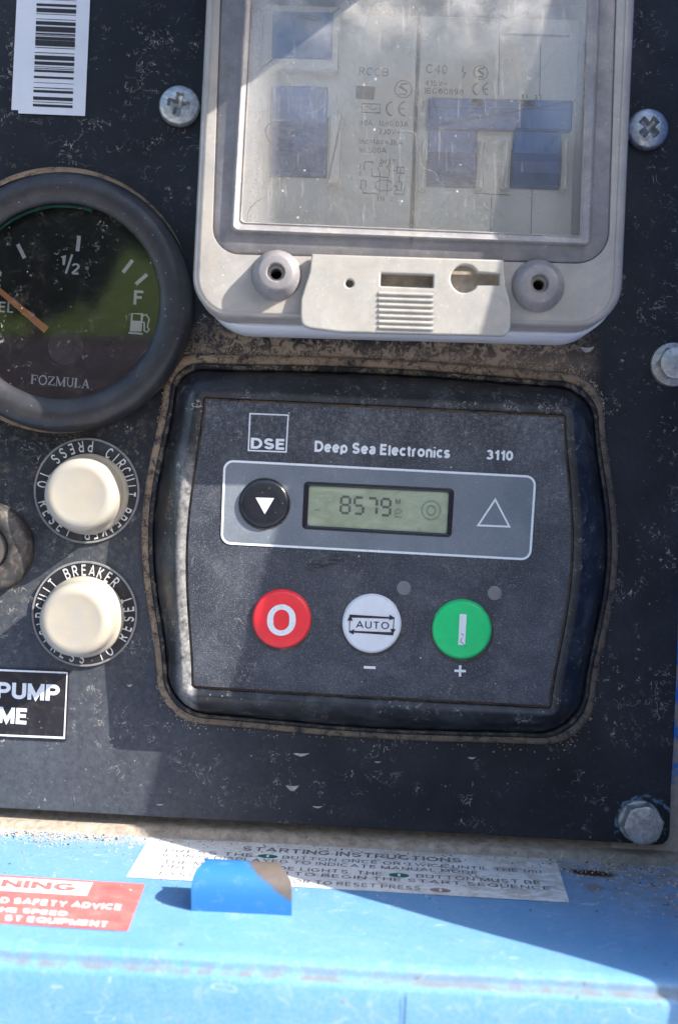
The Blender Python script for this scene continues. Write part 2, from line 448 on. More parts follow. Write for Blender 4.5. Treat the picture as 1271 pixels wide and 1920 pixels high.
def m_sticker_red():
    n = NT("faded_red_sticker")
    base = n.mix(n.rng(n.noise(30, 4, .7), .35, .65), (.60, .10, .10), (.66, .16, .15))
    base = n.mix(n.mul(n.rng(n.noise(22, 4, .7, off=3), .58, .72), .35), base, (.6, .42, .38))
    return n.done(n.bsdf(base, .45))

def m_grass():
    n = NT("grass")
    base = n.mix(n.noise(4000, 6, .7), (.10, .16, .02), (.22, .30, .05))
    return n.done(n.bsdf(base, .9))

M = dict(
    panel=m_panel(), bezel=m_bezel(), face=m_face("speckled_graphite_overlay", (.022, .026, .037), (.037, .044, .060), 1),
    window=m_face("grey_overlay_band", (.115, .14, .17), (.16, .185, .215), 9),
    gasket=m_gasket('dusty_rubber_gasket', .36, .52), lip=m_gasket('dusty_rubber_lip', .50, .62, (.30, .25, .19)), rimdust=m_gasket("dusty_gauge_flange", .34, .5, (.34, .24, .15)),
    white=m_print("white_print", (.68, .72, .76)), offwhite=m_print("worn_white_print", (.60, .60, .58), .6, 5),
    greyprint=m_plain("grey_print", (.10, .12, .15), .6, .1, 10), dark=m_plain("dark_gap", (.008, .008, .009), .8, .2, 20),
    zinc=m_zinc("zinc_plated_steel"), galv=m_zinc("dull_galvanised_steel", (.55, .56, .54), (.30, .31, .31), 5),
    blue=m_blue(), frame=m_frame(), tab=m_tab(),
    label=m_plain("white_paper_label", (.66, .68, .74), .5, .04, 60, speck=.0, bump=.05, dirt=.06),
    bink=m_plain("grey_breaker_ink", (.06, .065, .08), .5, .2, 20), ink=m_plain("black_ink", (.018, .016, .02), .5, .2, 20),
    frost=m_frost("frosted_polycarbonate", (.48, .46, .44), 1.0, .32, .45, .25, (.52, .45, .37)),
    lid=m_frost("smoky_scuffed_polycarbonate", (.23, .225, .245), .75, .3, .18),
    boss=m_frost("translucent_boss_plastic", (.25, .24, .255), 1.0, .28, .2, .1),
    tabplastic=m_frost("milky_latch_plastic", (.50, .485, .455), 1.0, .33, .35, .25, (.58, .52, .44)),
    box=m_plain("white_box_plastic", (.62, .65, .70), .5, .06, 60, dirt=.15),
    pane=m_pane(), rimlight=m_frost("pale_rim_plastic", (.34, .325, .335), .8, .22, .55, 0, (.50, .44, .36)),
    breaker=m_plain("cream_breaker_plastic", (.72, .72, .68), .5, .05, 60, dirt=.10, dcol=(.5, .47, .42)),
    bcheek=m_plain("ivory_breaker_plastic", (.90, .87, .80), .45, .05, 40),
    bblue=m_plain("blue_breaker_plastic", (.03, .17, .50), .4, .15, 40), bblue2=m_plain("deep_blue_toggle_plastic", (.02, .10, .34), .4, .15, 40),
    seam=m_plain("dark_seam_plastic", (.03, .05, .09), .8, .2, 20),  # near-black plastic for the breaker seam and indicator windows
    rim=m_plain("scuffed_grey_bezel_ring", (.026, .026, .029), .38, .3, 60, speck=.7, bump=.12, bpx=4, dirt=.12, dcol=(.20, .17, .14)),
    dial=m_plain("black_dial_face", (.012, .012, .013), .6, .2, 40), dialbrown=m_plain("dark_hub_cap", (.05, .042, .046), .5, .1, 20),
    gglass=m_glass("dirty_gauge_glass"), teal=m_plain("teal_reflection", (.0, .20, .17), .4, .1, 20, bump=0), orange=m_plain("orange_pointer_plastic", (1.0, .40, .18), .5, .03, 20),
    cap=m_rubber_cap(), disc=m_plain("black_dial_plate", (.016, .016, .02), .35, .2, 30, speck=.6, dirt=.10), discedge=m_plain("clear_plate_rim", (.22, .22, .22), .3, .2, 20),
    collar=m_plain("worn_black_collar", (.030, .028, .028), .5, .25, 30, speck=.5, dirt=.35), keycore=m_plain("brown_lock_core", (.07, .06, .055), .6, .2, 20),
    red=m_plain("red_membrane_button", (.78, .035, .045), .38, .05, 20, bump=.05), green=m_plain("green_membrane_button", (.01, .56, .17), .38, .05, 20, bump=.05),
    wbtn=m_plain("white_membrane_button", (.66, .69, .74), .38, .05, 20, bump=.05, dirt=.05), bbtn=m_plain("black_glossy_button", (.012, .014, .02), .18, .2, 20, speck=.2, bump=.03),
    led=m_plain("unlit_indicator", (.16, .16, .165), .5, .1, 10), lcd=m_lcd(), lcdink=m_plain("grey_segment_ink", (.085, .095, .085), .5, .3, 5, bump=0, dirt=.5, dcol=(.24, .29, .20)),
    lcdfaint=m_plain("faint_segment_ink", (.17, .22, .16), .5, .2, 5, bump=0),
    stick=m_sticker_white(), stickink=m_plain("faded_sticker_ink", (.12, .12, .13), .6, .6, 12, dirt=.75, dcol=(.45, .44, .42)), redst=m_sticker_red(), stickgreen=m_plain("green_icon_ink", (.02, .13, .10), .6, .1, 10),
    stickbrown=m_plain("brown_icon_ink", (.28, .19, .17), .6, .2, 8), crumb=m_plain("dry_mud", (.42, .34, .25), .9, .3, 30), crumbdark=m_plain("dark_grit", (.05, .04, .035), .9, .3, 30),
    dialwhite=m_print('bright_dial_print', (.95, .98, 1.0), .05), brick=m_plain('purple_brown_wall', (.42, .27, .28), .9, .3, 900),
    catch=m_plain('dusty_inner_plastic', (.34, .29, .23), .6, .25, 14, dirt=.5, dcol=(.14, .11, .08)), slot=m_plain('shaded_breaker_slot', (.16, .16, .17), .7, .2, 20),
    grass=m_grass(), yard=m_plain('pale_gravel_yard', (.27, .28, .30), .9, .2, 900), hedge=m_plain('dark_hedge_leaves', (.03, .045, .018), .8, .4, 1500), rust=m_plain("rusty_dark_hole", (.06, .04, .025), .8, .3, 10),
    dustwhite=m_plain("caked_pale_dust", (.34, .32, .30), .9, .2, 14, bump=.4),
)

# ------------------------------------------------------------------ builders
def thing(name, label, cat, loc, group=None):
    o = bpy.data.objects.new(name, None)
    o.empty_display_size = .01
    COL.objects.link(o)
    o.location = loc
    o['label'] = label; o['category'] = cat
    if group: o['group'] = group
    return o

def tag(o, label, cat, group=None):
    o['label'] = label; o['category'] = cat
    if group: o['group'] = group
    return o

def wpos(o):
    p = Vector((0, 0, 0))
    while o: p += o.location; o = o.parent
    return p

def mk(name, verts, faces, mat, parent=None, smooth=False, sharp=None):
    base = wpos(parent) if parent else None
    if parent is None:
        base = sum(verts, Vector()) / len(verts)
        base = Vector(base)
    me = bpy.data.meshes.new(name)
    me.from_pydata([tuple(v - base) for v in verts], [], faces)
    me.materials.append(mat)
    bm = bmesh.new(); bm.from_mesh(me)
    bmesh.ops.recalc_face_normals(bm, faces=bm.faces)
    bm.to_mesh(me); bm.free()
    if smooth:
        for p in me.polygons: p.use_smooth = True
        if sharp: me.set_sharp_from_angle(angle=radians(sharp))
    o = bpy.data.objects.new(name, me)
    COL.objects.link(o)
    if parent: o.parent = parent
    else: o.location = base
    return o

class MB:
    def __init__(s): s.v = []; s.f = []
    def add(s, vs, fs):
        k = len(s.v); s.v += [Vector(v) for v in vs]; s.f += [tuple(i + k for i in f) for f in fs]
    def loft(s, rings, cap0=False, cap1=False, closed=True):
        k = len(s.v); n = len(rings[0])
        for r in rings: s.v += [Vector(p) for p in r]
        for i in range(len(rings) - 1):
            for j in range(n if closed else n - 1):
                a, b = k + i * n + j, k + i * n + (j + 1) % n
                s.f.append((a, b, b + n, a + n))
        if cap0: s.f.append(tuple(k + j for j in range(n))[::-1])
        if cap1: s.f.append(tuple(k + (len(rings) - 1) * n + j for j in range(n)))
    def lathe(s, cx, cy, prof, n=64, cap=True, rot=0):
        """cx, cy true px; prof [(r, w)] from the outside in"""
        rings = [[T(cx + r * cos(rot + 2 * pi * j / n), cy - r * sin(rot + 2 * pi * j / n), w) for j in range(n)] for r, w in prof]
        s.loft(rings, False, cap)
    def stroke(s, pts, width, proj, close=False):
        """flat ribbon along photo pixel points"""
        n = len(pts)
        L = []
        for i in range(n):
            a = pts[(i - 1) % n if close else max(i - 1, 0)]; b = pts[(i + 1) % n if close else min(i + 1, n - 1)]
            dx, dy = b[0] - a[0], b[1] - a[1]; l = hypot(dx, dy) or 1
            nx, ny = -dy / l, dx / l
            sc_ = 1.0
            if close or 0 < i < n - 1:
                e1 = (pts[i][0] - a[0], pts[i][1] - a[1]); l1 = hypot(*e1) or 1
                cs = abs((e1[0] * dx + e1[1] * dy) / (l1 * l)); sc_ = 1 / max(cs, .5)
            h = width / 2 * sc_
            L.append((proj(pts[i][0] + nx * h, pts[i][1] + ny * h), proj(pts[i][0] - nx * h, pts[i][1] - ny * h)))
        for i in range(n if close else n - 1):
            j = (i + 1) % n
            s.add([L[i][0], L[j][0], L[j][1], L[i][1]], [(0, 1, 2, 3)])
    def poly(s, pts, proj): s.add([proj(*p) for p in pts], [tuple(range(len(pts)))])
    def box(s, x0, y0, x1, y1, w0, w1, skew=0.0):
        """true px box; skew leans it like the machine (clockwise roll)"""
        P = []
        for w in (w0, w1):
            for (x, y) in ((x0, y0), (x1, y0), (x1, y1), (x0, y1)): P.append(T(x, y, w))
        s.add(P, [(0, 1, 2, 3), (4, 5, 6, 7), (0, 1, 5, 4), (1, 2, 6, 5), (2, 3, 7, 6), (3, 0, 4, 7)])
    def build(s, name, mat, parent=None, smooth=False, sharp=None): return mk(name, s.v, s.f, mat, parent, smooth, sharp)

def outline(corners, radii, bulge=(0, 0, 0, 0), nc=9, ns=14):
    """rounded quadrilateral in px; side i runs from corner i to i+1; bulge swells it outwards"""
    if not isinstance(radii, (tuple, list)): radii = [radii] * 4
    n = 4; C = [Vector(c) for c in corners]
    cen = sum(C, Vector((0, 0))) / 4
    arcs = []
    for i in range(n):
        p, q, r = C[i - 1], C[i], C[(i + 1) % n]
        a = q + (p - q).normalized() * radii[i]; b = q + (r - q).normalized() * radii[i]
        kk = .5523
        pts = []
        for j in range(nc):
            t = j / (nc - 1)
            c1 = a + (q - a) * kk; c2 = b + (q - b) * kk
            pts.append(a * (1 - t) ** 3 + c1 * 3 * t * (1 - t) ** 2 + c2 * 3 * t * t * (1 - t) + b * t ** 3)
        arcs.append(pts)
    out = []
    for i in range(n):
        out += arcs[i]
        a, b = arcs[i][-1], arcs[(i + 1) % n][0]
        d = (b - a).normalized(); nn = Vector((d.y, -d.x))
        if (a - cen).dot(nn) < 0: nn = -nn
        for j in range(1, ns):
            t = j / ns
            out.append(a + (b - a) * t + nn * bulge[i] * sin(pi * t) ** 1.4)
    return [(p.x, p.y) for p in out]

def inset(pts, d):
    """move a smooth outline inwards by d px"""
    n = len(pts); out = []
    cx = sum(p[0] for p in pts) / n; cy = sum(p[1] for p in pts) / n
    for i in range(n):
        a, b = pts[i - 2], pts[(i + 2) % n]
        dx, dy = b[0] - a[0], b[1] - a[1]; l = hypot(dx, dy) or 1
        nx, ny = -dy / l, dx / l
        if (cx - pts[i][0]) * nx + (cy - pts[i][1]) * ny < 0: nx, ny = -nx, -ny
        out.append((pts[i][0] + nx * d, pts[i][1] + ny * d))
    return out

def ring(pts, w): return [at(x, y, w) for x, y in pts]

def plate(name, outer, holes, wtop, thick, bevel, mat, parent=None, res=2, smooth=True):
    """filled flat sheet with real holes and a rounded edge; outlines in photo px at height wtop"""
    cu = bpy.data.curves.new(name, 'CURVE'); cu.dimensions = '2D'; cu.fill_mode = 'BOTH'
    for pts in [outer] + holes:
        sp = cu.splines.new('POLY'); sp.points.add(len(pts) - 1)
        for i, (x, y) in enumerate(pts):
            p = at(x, y, wtop); sp.points[i].co = (p.x, p.z, 0, 1)
        sp.use_cyclic_u = True
    cu.bevel_depth = bevel * S; cu.bevel_resolution = res
    cu.extrude = max(thick / 2 - bevel, 0) * S
    cu.offset = -bevel * S
    ob = bpy.data.objects.new(name, cu); COL.objects.link(ob)
    dg = bpy.context.evaluated_depsgraph_get()
    me = bpy.data.meshes.new_from_object(ob.evaluated_get(dg))
    bpy.data.objects.remove(ob)
    vs = [Vector((v.co.x, -(wtop - thick / 2) * S - v.co.z, v.co.y)) for v in me.vertices]
    fs = [tuple(p.vertices) for p in me.polygons]
    bpy.data.meshes.remove(me); bpy.data.curves.remove(cu)
    o = mk(name, vs, fs, mat, parent, smooth, 35)
    return o

def circ(x, y, r, n=32): return [(x + r * cos(2 * pi * i / n), y + r * sin(2 * pi * i / n)) for i in range(n)]

# ---- a plain grotesque alphabet of strokes; weight t is a share of the cap height
def _el(cx, cy, rx, ry, a0, a1, n=14): return [(cx + rx * cos(radians(a0 + (a1 - a0) * i / n)), cy + ry * sin(radians(a0 + (a1 - a0) * i / n))) for i in range(n + 1)]
def _glyphs():
    G = {}
    XH = .70
    def c(ch, w, *p): G[ch] = (w, p)
    c('A', .74, [(0, 0), (.37, 1), (.74, 0)], [(.13, .3), (.61, .3)])
    c('B', .58, [(0, 0), (0, 1)], [(0, 1), (.32, 1)] + _el(.32, .765, .22, .235, 90, -90)[1:] + [(0, .53)], [(0, .53), (.34, .53)] + _el(.34, .265, .25, .265, 90, -90)[1:] + [(0, 0)])
    c('C', .68, _el(.35, .5, .35, .5, 42, 318, 22))
    c('D', .64, [(0, 0), (0, 1)], [(0, 1), (.26, 1)] + _el(.26, .5, .38, .5, 90, -90, 18)[1:] + [(0, 0)])
    c('E', .52, [(0, 0), (0, 1)], [(0, 1), (.52, 1)], [(0, .53), (.48, .53)], [(0, 0), (.54, 0)])
    c('F', .48, [(0, 0), (0, 1)], [(0, 1), (.50, 1)], [(0, .52), (.42, .52)])
    c('G', .72, _el(.36, .5, .36, .5, 42, 350, 22), [(.40, .42), (.75, .42)])
    c('H', .60, [(0, 0), (0, 1)], [(.6, 0), (.6, 1)], [(0, .53), (.6, .53)])
    c('I', .0, [(0, 0), (0, 1)])
    c('J', .42, [(.42, 1), (.42, .25)] + _el(.21, .25, .21, .25, 0, -180)[1:])
    c('K', .62, [(0, 0), (0, 1)], [(.58, 1), (.02, .36)], [(.2, .56), (.64, 0)])
    c('L', .46, [(0, 1), (0, 0), (.48, 0)])
    c('M', .72, [(0, 0), (0, 1)], [(0, 1), (.36, .05), (.72, 1)], [(.72, 1), (.72, 0)])
    c('N', .60, [(0, 0), (0, 1)], [(0, 1), (.6, 0)], [(.6, 0), (.6, 1)])
    G['O'] = (.76, (('c', _el(.38, .5, .38, .5, 0, 360, 28)[:-1]),)); 
    c('P', .55, [(0, 0), (0, 1)], [(0, 1), (.30, 1)] + _el(.30, .72, .26, .28, 90, -90)[1:] + [(0, .44)])
    G['Q'] = (.76, (('c', _el(.38, .5, .38, .5, 0, 360, 28)[:-1]), [(.46, .28), (.78, -.04)]))
    c('R', .60, [(0, 0), (0, 1)], [(0, 1), (.32, 1)] + _el(.32, .74, .24, .26, 90, -90)[1:] + [(0, .48)], [(.30, .46), (.62, 0)])
    c('S', .60, _el(.29, .75, .25, .25, 20, 235, 14) + [(.42, .43)] + _el(.30, .25, .27, .25, 60, -165, 14)[1:])
    c('T', .60, [(0, 1), (.6, 1)], [(.3, 1), (.3, 0)])
    c('U', .58, [(0, 1), (0, .28)] + _el(.29, .28, .29, .28, 180, 360)[1:] + [(.58, 1)])
    c('V', .68, [(0, 1), (.34, 0), (.68, 1)])
    c('W', .98, [(0, 1), (.25, 0), (.49, 1), (.73, 0), (.98, 1)])
    c('X', .66, [(0, 1), (.66, 0)], [(0, 0), (.66, 1)])
    c('Y', .66, [(0, 1), (.33, .45), (.66, 1)], [(.33, .45), (.33, 0)])
    c('1', .26, [(0, .76), (.14, .82), (.26, 1)], [(.26, 1), (.26, 0)])
    c('2', .46, _el(.23, .74, .22, .26, 165, -25, 12) + [(0, 0)], [(0, 0), (.48, 0)])
    c('3', .46, _el(.22, .76, .21, .24, 155, -90, 14), _el(.22, .27, .25, .27, 90, -155, 14))
    c('4', .54, [(.4, 0), (.4, 1), (0, .26), (.56, .26)])
    c('5', .48, [(.44, 1), (.08, 1), (.02, .5)] + _el(.22, .32, .26, .33, 130, -150, 14))
    c('6', .48, [(.44, .85), (.30, 1), (.12, .92), (0, .6), (0, .33)] + _el(.24, .31, .24, .31, 180, 540, 20)[1:])
    G['8'] = (.48, (('c', _el(.24, .76, .20, .24, 0, 360, 18)[:-1]), ('c', _el(.24, .26, .25, .26, 0, 360, 18)[:-1])))
    c('9', .48, [(.04, .15), (.18, 0), (.36, .08), (.48, .4), (.48, .67)] + _el(.24, .69, .24, .31, 0, 360, 20)[1:])
    G['0'] = (.48, (('c', _el(.24, .5, .24, .5, 0, 360, 24)[:-1]),))
    x = XH
    c('a', .44, _el(.21, x - .19, .20, .19, 160, 0, 10) + [(.41, .12), (.45, 0)], [(.41, .40), (.2, .36)] + _el(.19, .17, .19, .17, 100, 280, 10) + [(.36, .06), (.41, .2)])
    c('c', .42, _el(.25, x / 2, .25, x / 2, 45, 315, 18))
    c('e', .50, [(0, x / 2), (.5, x / 2)], _el(.25, x / 2, .25, x / 2, 0, 320, 20))
    c('i', .0, [(0, 0), (0, x)], [(0, .93), (0, 1.07)])
    c('k', .42, [(0, 0), (0, 1)], [(.40, x), (.02, .28)], [(.14, .42), (.44, 0)])
    c('l', .0, [(0, 0), (0, 1.03)])
    c('m', .74, [(0, 0), (0, x)], [(0, x * .6)] + _el(.19, x * .68, .18, x * .32, 160, 0, 8) + [(.37, 0)], [(.37, x * .6)] + _el(.56, x * .68, .18, x * .32, 160, 0, 8) + [(.74, 0)])
    c('n', .44, [(0, 0), (0, x)], [(0, x * .6)] + _el(.22, x * .65, .22, x * .35, 160, 0, 10) + [(.44, 0)])
    G['o'] = (.52, (('c', _el(.26, x / 2, .26, x / 2, 0, 360, 22)[:-1]),))
    G['p'] = (.50, ([(0, -.30), (0, x)], ('c', _el(.26, x / 2, .24, x / 2, 0, 360, 20)[:-1])))
    c('r', .24, [(0, 0), (0, x)], [(0, x * .6)] + _el(.22, x * .62, .2, x * .38, 160, 85, 6))
    c('s', .42, _el(.21, x * .76, .19, x * .24, 20, 235, 10) + [(.28, x * .42)] + _el(.21, x * .25, .2, x * .25, 60, -165, 10)[1:])
    c('t', .20, [(.10, .98), (.10, .12), (.15, 0), (.25, 0)], [(-.06, x), (.27, x)])
    c('.', .0, [(0, -.02), (0, .08)]); c('-', .3, [(0, .38), (.3, .38)]); c('=', .5, [(0, .25), (.5, .25)], [(0, .6), (.5, .6)])
    c('(', .16, _el(.5, .45, .5, .7, 130, 230, 8)); c(')', .16, _el(-.34, .45, .5, .7, 50, -50, 8))
    c('~', .5, [(0, .35), (.12, .48), (.25, .42), (.37, .36), (.5, .5)])
    c('\u2206', .6, [(0, 0), (.3, .8), (.6, 0), (0, 0)])
    return G
GL = _glyphs()
def strokes(s, t):
    """ribbon quads in cap-height units: list of (quads)"""
    out = []; x = 0; first = True
    for ch in s:
        if ch == ' ': x += .34; continue
        wd, paths = GL[ch]
        for p in paths:
            cl = isinstance(p, tuple); pts = p[1] if cl else p
            mb_ = []
            P = [(x + t / 2 + a, t / 2 + b * (1 - t)) for a, b in pts]
            n = len(P); L = []
            for i in range(n):
                a = P[(i - 1) % n if cl else max(i - 1, 0)]; b = P[(i + 1) % n if cl else min(i + 1, n - 1)]
                dx, dy = b[0] - a[0], b[1] - a[1]; l = hypot(dx, dy) or 1e-6
                nx, ny = -dy / l, dx / l; k = 1
                if cl or 0 < i < n - 1:
                    e = (P[i][0] - a[0], P[i][1] - a[1]); le = hypot(*e) or 1e-6
                    k = 1 / max(abs((e[0] * dx + e[1] * dy) / (le * l)), .42)
                h = t / 2 * k
                px, py = P[i]
                if not cl and len(pts) > 1:      # let free stem ends reach cap line and baseline
                    if i == 0 and abs(P[0][0] - P[1][0]) < 1e-6 and pts[0][1] in (0, 1): py += t / 2 * (1 if P[0][1] > P[1][1] else -1)
                    if i == n - 1 and abs(P[-1][0] - P[-2][0]) < 1e-6 and pts[-1][1] in (0, 1): py += t / 2 * (1 if P[-1][1] > P[-2][1] else -1)
                L.append(((px + nx * h, py + ny * h), (px - nx * h, py - ny * h)))
            out.append((L, cl))
        x += wd + t + (.17 if t < .15 else .13 if t < .2 else .085)
    return out
def text3(mb, s, A, B, C, Dd, bold=0.0):
    """bilinear: baseline A->B, cap line C->Dd (world points)"""
    t = {0.0: .135, .02: .16, .03: .18}.get(bold, .225)
    st = strokes(s, t)
    xs_ = [p[0] for L, c_ in st for q in L for p in q]; x0, x1 = min(xs_), max(xs_)
    nrm = (B - A).cross(C - A).normalized()
    if nrm.y > 0 and abs(nrm.y) > abs(nrm.z): nrm = -nrm
    if nrm.z < 0 and abs(nrm.z) > abs(nrm.y): nrm = -nrm
    def P(p, z):
        u = (p[0] - x0) / (x1 - x0) if x1 > x0 else .5; v = p[1]
        return (A + (B - A) * u) * (1 - v) + (C + (Dd - C) * u) * v + nrm * (z * S)
    for i, (L, cl) in enumerate(st):
        z = .07 * (i % 4)
        n = len(L)
        for k in range(n if cl else n - 1):
            j = (k + 1) % n
            mb.add([P(L[k][0], z), P(L[j][0], z), P(L[j][1], z), P(L[k][1], z)], [(0, 1, 2, 3)])

def text(mb, s, p0, p1, cap, w, bold=0.0):
    """a line of print on a face w px off the panel; p0, p1 = ends of its baseline in photo px"""
    dx, dy = p1[0] - p0[0], p1[1] - p0[1]; l = hypot(dx, dy)
    ux, uy = dy / l * cap, -dx / l * cap
    text3(mb, s, at(*p0, w), at(*p1, w), at(p0[0] + ux, p0[1] + uy, w), at(p1[0] + ux, p1[1] + uy, w), bold)

def arctext(mb, s, cx, cy, r, a0, step, cap, w, outward=True, bold=0.02, width=.85, t=.15):
    """letters round a circle (angles in degrees, counter-clockwise from the right)"""
    for i, c in enumerate(s):
        if c == ' ': continue
        st = strokes(c, t); xs_ = [p[0] for L, c_ in st for q in L for p in q]; xm = (min(xs_) + max(xs_)) / 2
        ang = radians(a0 + step * i)
        up = Vector((cos(ang), -sin(ang))); rt_ = Vector((sin(ang), cos(ang)))
        if not outward: up, rt_ = -up, -rt_
        c0 = Vector((cx, cy)) + Vector((cos(ang), -sin(ang))) * r
        for m, (L, cl) in enumerate(st):
            Q = []
            for q in L:
                for a, b in q:
                    p = c0 + rt_ * ((a - xm) * cap * width) + up * ((b - .5) * cap)
                    Q.append(at(p.x, p.y, w + .07 * (m % 4)))
            n = len(L)
            for k in range(n if cl else n - 1):
                j = (k + 1) % n
                mb.add([Q[2 * k], Q[2 * j], Q[2 * j + 1], Q[2 * k + 1]], [(0, 1, 2, 3)])

def flat(mb, pts, w): mb.poly(pts, lambda x, y: at(x, y, w))
def line(mb, pts, width, w, close=False):
    mb.stroke(pts, width, lambda x, y: at(x, y, w), close)

# ================================================================== SETTING
g = MB(); g.add([Vector((-40, -60, -1.3)), Vector((40, -60, -1.3)), Vector((40, 20, -1.3)), Vector((-40, 20, -1.3))], [(0, 1, 2, 3)])
o = g.build("ground", M['yard']); o['kind'] = 'structure'
g = MB()
prof = [(-6, -1.32), (-8, -.7), (-11, .4), (-14, 2.0), (-16, 2.9), (-19, 3.9), (-23, 5.0)]
g.loft([[Vector((-30 + 2.0 * i, y + .3 * sin(i * 1.7), z + .25 * sin(i * 2.3 + y))) for i in range(31)] for y, z in prof], closed=False)
o = g.build("grassy_bank", M['grass'], smooth=True); o['kind'] = 'structure'
g = MB(); g.loft([[Vector((x, y, z)) for x in (-9, -4, -.9, -.75, 3, 9)] for y, z in ((-5.2, -1.3), (-5.2, .74), (-5.45, .74), (-5.45, -1.3))], closed=False)
o = g.build("reflection_wall", M['brick']); tag(o, "low purple-brown wall added behind the viewer to tint the gauge glass reflection", "wall")  # unseen wall added for the pinkish band mirrored in the gauge
tr = thing("reflection_tree", "dark round-crowned small tree added behind the viewer to shape the gauge glass reflection", "tree", Vector((-3.2, -13, .7)))  # unseen tree added for the dark shape mirrored in the gauge
g = MB(); g.loft([[Vector((-3.2 + r * cos(a) + b, -13 + r * sin(a), z)) for a in [i * pi / 4 for i in range(8)]] for r, z, b in ((.10, .5, 0), (.08, 1.3, .03), (.06, 2.2, -.02), (.02, 2.9, .02))])
g.build("trunk", M['rust'], tr, smooth=True)
g = MB(); rr0 = random.Random(5)
for i in range(2600):
    u = rr0.uniform(-1, 1); a = rr0.uniform(0, 2 * pi); q = sqrt(1 - u * u); R_ = rr0.uniform(.45, 1.0) * (1 + .12 * sin(5 * a + 3 * u))
    p = Vector((-3.15 + .95 * R_ * q * cos(a), -13 + .9 * R_ * q * sin(a), 2.75 + .72 * R_ * u))
    e1 = Vector((rr0.gauss(0, 1), rr0.gauss(0, 1), rr0.gauss(0, 1))).normalized() * .10; e2 = e1.orthogonal().normalized() * .06
    g.add([p - e1, p + e2, p + e1, p - e2], [(0, 1, 2, 3)])
g.build("crown", M['hedge'], tr)
g = MB()
g.loft([[Vector((-34 + 1.2 * i, -19 + .5 * sin(i * 2.1) + dy - 4.5, z * (1 + .10 * sin(i * 1.3) + .06 * sin(i * 3.1)))) for i in range(58)] for dy, z in ((.6, 1.8), (.8, 4), (.2, 7), (-.8, 8.2), (-2.4, 8.0), (-3, 1.8))], closed=False)
o = g.build("hedge", M['hedge'], smooth=True); o['kind'] = 'stuff'; o['label'] = "tall dark hedge across the yard behind the viewer"

# ---- the blue machine round the control panel
hous = thing("machine_housing", "weathered blue steel housing with the ledge below the black panel", "machine housing", T(635, 1700, 300))
def LP(xt, w, dy): return T(xt, SL0 + SLX * xt + SLW * w + dy, w)
prof = [(-46, -120), (-44, -40), (-40, -26), (-30, -17), (-14, -14), (-2, -13), (4, -10), (9, -4), (15, -.6), (24, 0), (60, 0), (160, 0), (300, 0), (440, 0), (500, 0), (512, .8), (519, 4), (522, 9), (522, 15),
        (524, 19), (529, 21), (533, 25), (535, 32), (536, 60), (537, 200), (538, 800)]
g = MB(); xs = [-500 + 60 * i for i in range(37)]
g.loft([[LP(x, w, dy + .8 * sin(x * .013 + w * .01)) for x in xs] for w, dy in prof], closed=False)
g.build("ledge", M['blue'], hous, smooth=True, sharp=60)
# short vertical seam in the front below the lip
g = MB(); g.stroke([(760, 1868), (757, 1935)], 2.2, lambda x, y: T(CX + (x - CX) * .7754, CY + (y - CY) * .7754, 539))
g.build("seam", M['dark'], hous)
# frame right of the panel
g = MB(); g.add([T(1150, -400, -24), T(1392, -400, -24), T(1392, 1640, -24), T(1150, 1640, -24)], [(0, 1, 2, 3)])
g.build("side_frame", M['frame'], hous)
g = MB(); g.add([T(-500, -400, -46), T(1150, -400, -46), T(1150, 1600, -46), T(-500, 1600, -46)], [(0, 1, 2, 3)])
g.build("back_plate", M['frame'], hous)
# canopy side wall, out of the frame on the right: its front edge cuts off the sun
def wallw(y): return 470 + (y - 232) * (74 / 458.0)
g = MB()
ys = [-700, 0, 700, 1400, 1640]
for xo in (1400, 1408):
    g.loft([[T(xo, y, -24) for y in ys], [T(xo, y, wallw(y)) for y in ys]], closed=False)
g.loft([[T(1400, y, wallw(y)) for y in ys], [T(1408, y, wallw(y)) for y in ys]], closed=False)
g.build("side_wall", M['frame'], hous)
# unseen block added above the panel to cast the diagonal shadow
g = MB(); g.box(350, -320, 880, -78, 2, 505)
g.build("shadow_block", M['frame'], hous)

# ---- the black panel sheet
pts = [(-200, -300), (1292, -300), (1280, 700), (1270, 1200), (1262, 1400), (1257, 1480), (1255, 1560), (1252, 1573), (1244, 1582), (1232, 1584.5), (1165, 1580), (-200, 1504)]
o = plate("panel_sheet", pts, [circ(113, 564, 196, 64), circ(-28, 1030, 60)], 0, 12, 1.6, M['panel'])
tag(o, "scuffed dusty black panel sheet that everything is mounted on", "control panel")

# ================================================================== SCREWS AND BOLTS
def grid_head(mb, cx, cy, R, hf, n=56):
    vs = []; fs = []
    for i in range(n + 1):
        for j in range(n + 1):
            a = 2 * i / n - 1; b = 2 * j / n - 1
            x = a * sqrt(max(0, 1 - b * b / 2)); y = b * sqrt(max(0, 1 - a * a / 2))
            vs.append(T(cx + x * R, cy + y * R, hf(x * R, y * R)))
    for i in range(n):
        for j in range(n):
            k = i * (n + 1) + j; fs.append((k, k + 1, k + n + 2, k + n + 1))
    mb.add(vs, fs)

